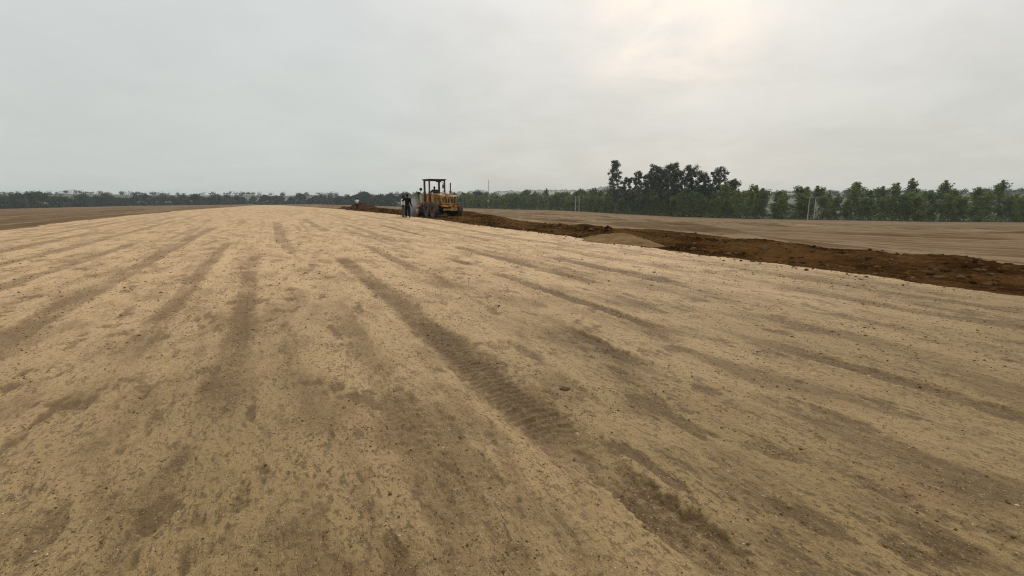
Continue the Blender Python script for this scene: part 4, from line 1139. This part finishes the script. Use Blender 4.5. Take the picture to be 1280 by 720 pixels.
# ------------------------------------------------------------------ dust raised beside the grader
def dust(name, c, sc_, dens, lab):
    mb = MB().ball((0, 0, 0), 1.0, sc_, 4)
    for v in mb.bm.verts:
        q = 1 + 0.5 * float(fbm(np.array([v.co.x * 1.3 + 4]), np.array([v.co.y * 1.3 + v.co.z * 1.5]), 3, 133)[0]); v.co *= q
    m = bpy.data.materials.new('drifting_dust'); m.use_nodes = True; nt = m.node_tree
    nt.nodes.remove(nt.nodes['Principled BSDF'])
    pv = nt.nodes.new('ShaderNodeVolumePrincipled'); pv.inputs['Color'].default_value = (0.70, 0.65, 0.64, 1); pv.inputs['Anisotropy'].default_value = 0.3
    tc = nt.nodes.new('ShaderNodeTexCoord')
    n1 = noise(nt, tc.outputs['Object'], 1.8, 4, 0.6)
    ln = nt.nodes.new('ShaderNodeVectorMath'); ln.operation = 'LENGTH'
    dv = nt.nodes.new('ShaderNodeVectorMath'); dv.operation = 'DIVIDE'; dv.inputs[1].default_value = sc_
    nt.links.new(tc.outputs['Object'], dv.inputs[0]); nt.links.new(dv.outputs[0], ln.inputs[0])
    fall = rng_(nt, ln.outputs['Value'], 0.25, 0.85, 1.0, 0.0)
    d = math_(nt, 'MULTIPLY', math_(nt, 'MULTIPLY', fall, rng_(nt, n1, 0.32, 0.62)), dens)
    nt.links.new(d, pv.inputs['Density']); nt.links.new(pv.outputs[0], nt.nodes['Material Output'].inputs['Volume'])
    o = mb.build(name, m, None, True); o.location = c
    tag(o, lab, kind='stuff'); return o
dust('dust_cloud', (-8.55, 43.2, 0.80), (0.85, 1.7, 1.35), 0.75, 'pale puff of dust hanging between the men and the grader')

# ------------------------------------------------------------------ haze
hz = MB().box((0, 900, 17), (6000, 4200, 62)).build('haze', None)
m = bpy.data.materials.new('thin_haze'); m.use_nodes = True; nt = m.node_tree
nt.nodes.remove(nt.nodes['Principled BSDF'])
pv = nt.nodes.new('ShaderNodeVolumePrincipled'); pv.inputs['Color'].default_value = (0.70, 0.78, 0.80, 1); pv.inputs['Density'].default_value = 0.00020
nt.links.new(pv.outputs[0], nt.nodes['Material Output'].inputs['Volume'])
m.cycles.homogeneous_volume = True
hz.data.materials.clear(); hz.data.materials.append(m)
tag(hz, kind='stuff')
ztop, zbot = 30.0, float(GZ.min()) - 1.0
for v in hz.data.vertices: v.co.z = ztop if v.co.z > 17 else zbot

# ------------------------------------------------------------------ sky, sun, camera
SUN_AZ, SUN_EL = R(19), R(30)
w = bpy.data.worlds.new('World'); sc.world = w; w.use_nodes = True
nt = w.node_tree; bg = nt.nodes['Background']
sky = nt.nodes.new('ShaderNodeTexSky'); sky.sky_type = 'NISHITA'; sky.sun_disc = False
sky.sun_elevation = SUN_EL; sky.sun_rotation = SUN_AZ; sky.dust_density = 3.0
tc = nt.nodes.new('ShaderNodeTexCoord')
nrm = nt.nodes.new('ShaderNodeVectorMath'); nrm.operation = 'NORMALIZE'; nt.links.new(tc.outputs['Generated'], nrm.inputs[0])
sep = nt.nodes.new('ShaderNodeSeparateXYZ'); nt.links.new(nrm.outputs[0], sep.inputs[0])
zc = math_(nt, 'MAXIMUM', sep.outputs[2], 0.0)
# overcast layer: dull at the horizon, brighter overhead (values are for strength 0.1)
ramp = nt.nodes.new('ShaderNodeValToRGB'); nt.links.new(zc, ramp.inputs[0])
cr = ramp.color_ramp
stops = [(0.0, (5.65, 5.72, 5.40)), (0.12, (5.80, 5.86, 5.58)), (0.22, (6.45, 6.42, 6.15)), (0.36, (7.6, 7.5, 7.25)), (0.60, (13.0, 12.8, 12.4)), (1.0, (16.5, 16.2, 15.6))]
cr.elements[0].position = 0; cr.elements[1].position = 1
for p_, c in stops[1:-1]: cr.elements.new(p_)
for el, (p_, c) in zip(cr.elements, stops): el.color = (*[q / 20 for q in c], 1)
over = nt.nodes.new('ShaderNodeVectorMath'); over.operation = 'SCALE'; over.inputs['Scale'].default_value = 20
nt.links.new(ramp.outputs[0], over.inputs[0])
# cloud texture on a plane overhead
den = math_(nt, 'ADD', zc, 0.22)
cx = math_(nt, 'DIVIDE', sep.outputs[0], den); cy = math_(nt, 'DIVIDE', sep.outputs[1], den)
cmb = nt.nodes.new('ShaderNodeCombineXYZ'); nt.links.new(cx, cmb.inputs[0]); nt.links.new(cy, cmb.inputs[1])
n1 = noise(nt, cmb.outputs[0], 1.3, 5, 0.5, 0.6)
n1b = noise(nt, cmb.outputs[0], 4.5, 5, 0.55, 0.5)
gain = rng_(nt, math_(nt, 'ADD', math_(nt, 'MULTIPLY', n1, 0.7), math_(nt, 'MULTIPLY', n1b, 0.3)), 0.3, 0.7, 0.93, 1.07)
ov2 = nt.nodes.new('ShaderNodeVectorMath'); ov2.operation = 'SCALE'; nt.links.new(over.outputs[0], ov2.inputs[0]); nt.links.new(gain, ov2.inputs['Scale'])
# thin spot in the cloud with the low sun behind it
dot = nt.nodes.new('ShaderNodeVectorMath'); dot.operation = 'DOT_PRODUCT'; nt.links.new(nrm.outputs[0], dot.inputs[0])
a, e = R(16.5), R(19.5); dot.inputs[1].default_value = (math.sin(a) * math.cos(e), math.cos(a) * math.cos(e), math.sin(e))
n2 = noise(nt, cmb.outputs[0], 2.6, 4, 0.55, 0.4)
glow = math_(nt, 'MULTIPLY', rng_(nt, dot.outputs['Value'], 0.978, 0.9995), rng_(nt, n2, 0.30, 0.68))
warm = mixc(nt, math_(nt, 'MULTIPLY', glow, 0.8), ov2.outputs[0], (9.6, 8.3, 7.2))
lf = mixc(nt, rng_(nt, sep.outputs[0], 0.02, -0.35, 0.0, 0.5), warm, (5.7, 6.25, 6.15))
fin = mixc(nt, 0.95, sky.outputs[0], lf)
nt.links.new(fin, bg.inputs[0]); bg.inputs[1].default_value = 0.105

sl = bpy.data.lights.new('sun', 'SUN'); sl.energy = 1.5; sl.angle = R(16); sl.color = (1.0, 0.93, 0.82)
so = bpy.data.objects.new('sun', sl); col.objects.link(so)
sd = Vector((math.sin(SUN_AZ) * math.cos(SUN_EL), math.cos(SUN_AZ) * math.cos(SUN_EL), math.sin(SUN_EL)))
so.rotation_euler = sd.to_track_quat('Z', 'Y').to_euler(); so.location = (0, 0, 40)

cd = bpy.data.cameras.new('camera'); cam = bpy.data.objects.new('camera', cd); col.objects.link(cam)
cd.sensor_width = 36; cd.lens = 36 * 623 / 1280.0
cd.clip_start = 0.05; cd.clip_end = 12000
cam.location = (0, 0, 1.5); cam.rotation_euler = (math.pi / 2 - math.atan(113 / 623.0), 0, 0)
sc.camera = cam
sc.view_settings.view_transform = 'Standard'; sc.view_settings.look = 'None'; sc.view_settings.exposure = 0.0; sc.view_settings.gamma = 1
sc.cycles.use_denoising = True
sc.cycles.denoising_input_passes = 'RGB_ALBEDO_NORMAL'; sc.cycles.denoising_prefilter = 'NONE'
sc.cycles.filter_width = 1.15
sc.cycles.volume_bounces = 0; sc.cycles.max_bounces = 6; sc.cycles.transparent_max_bounces = 8
sc.cycles.volume_max_steps = 256
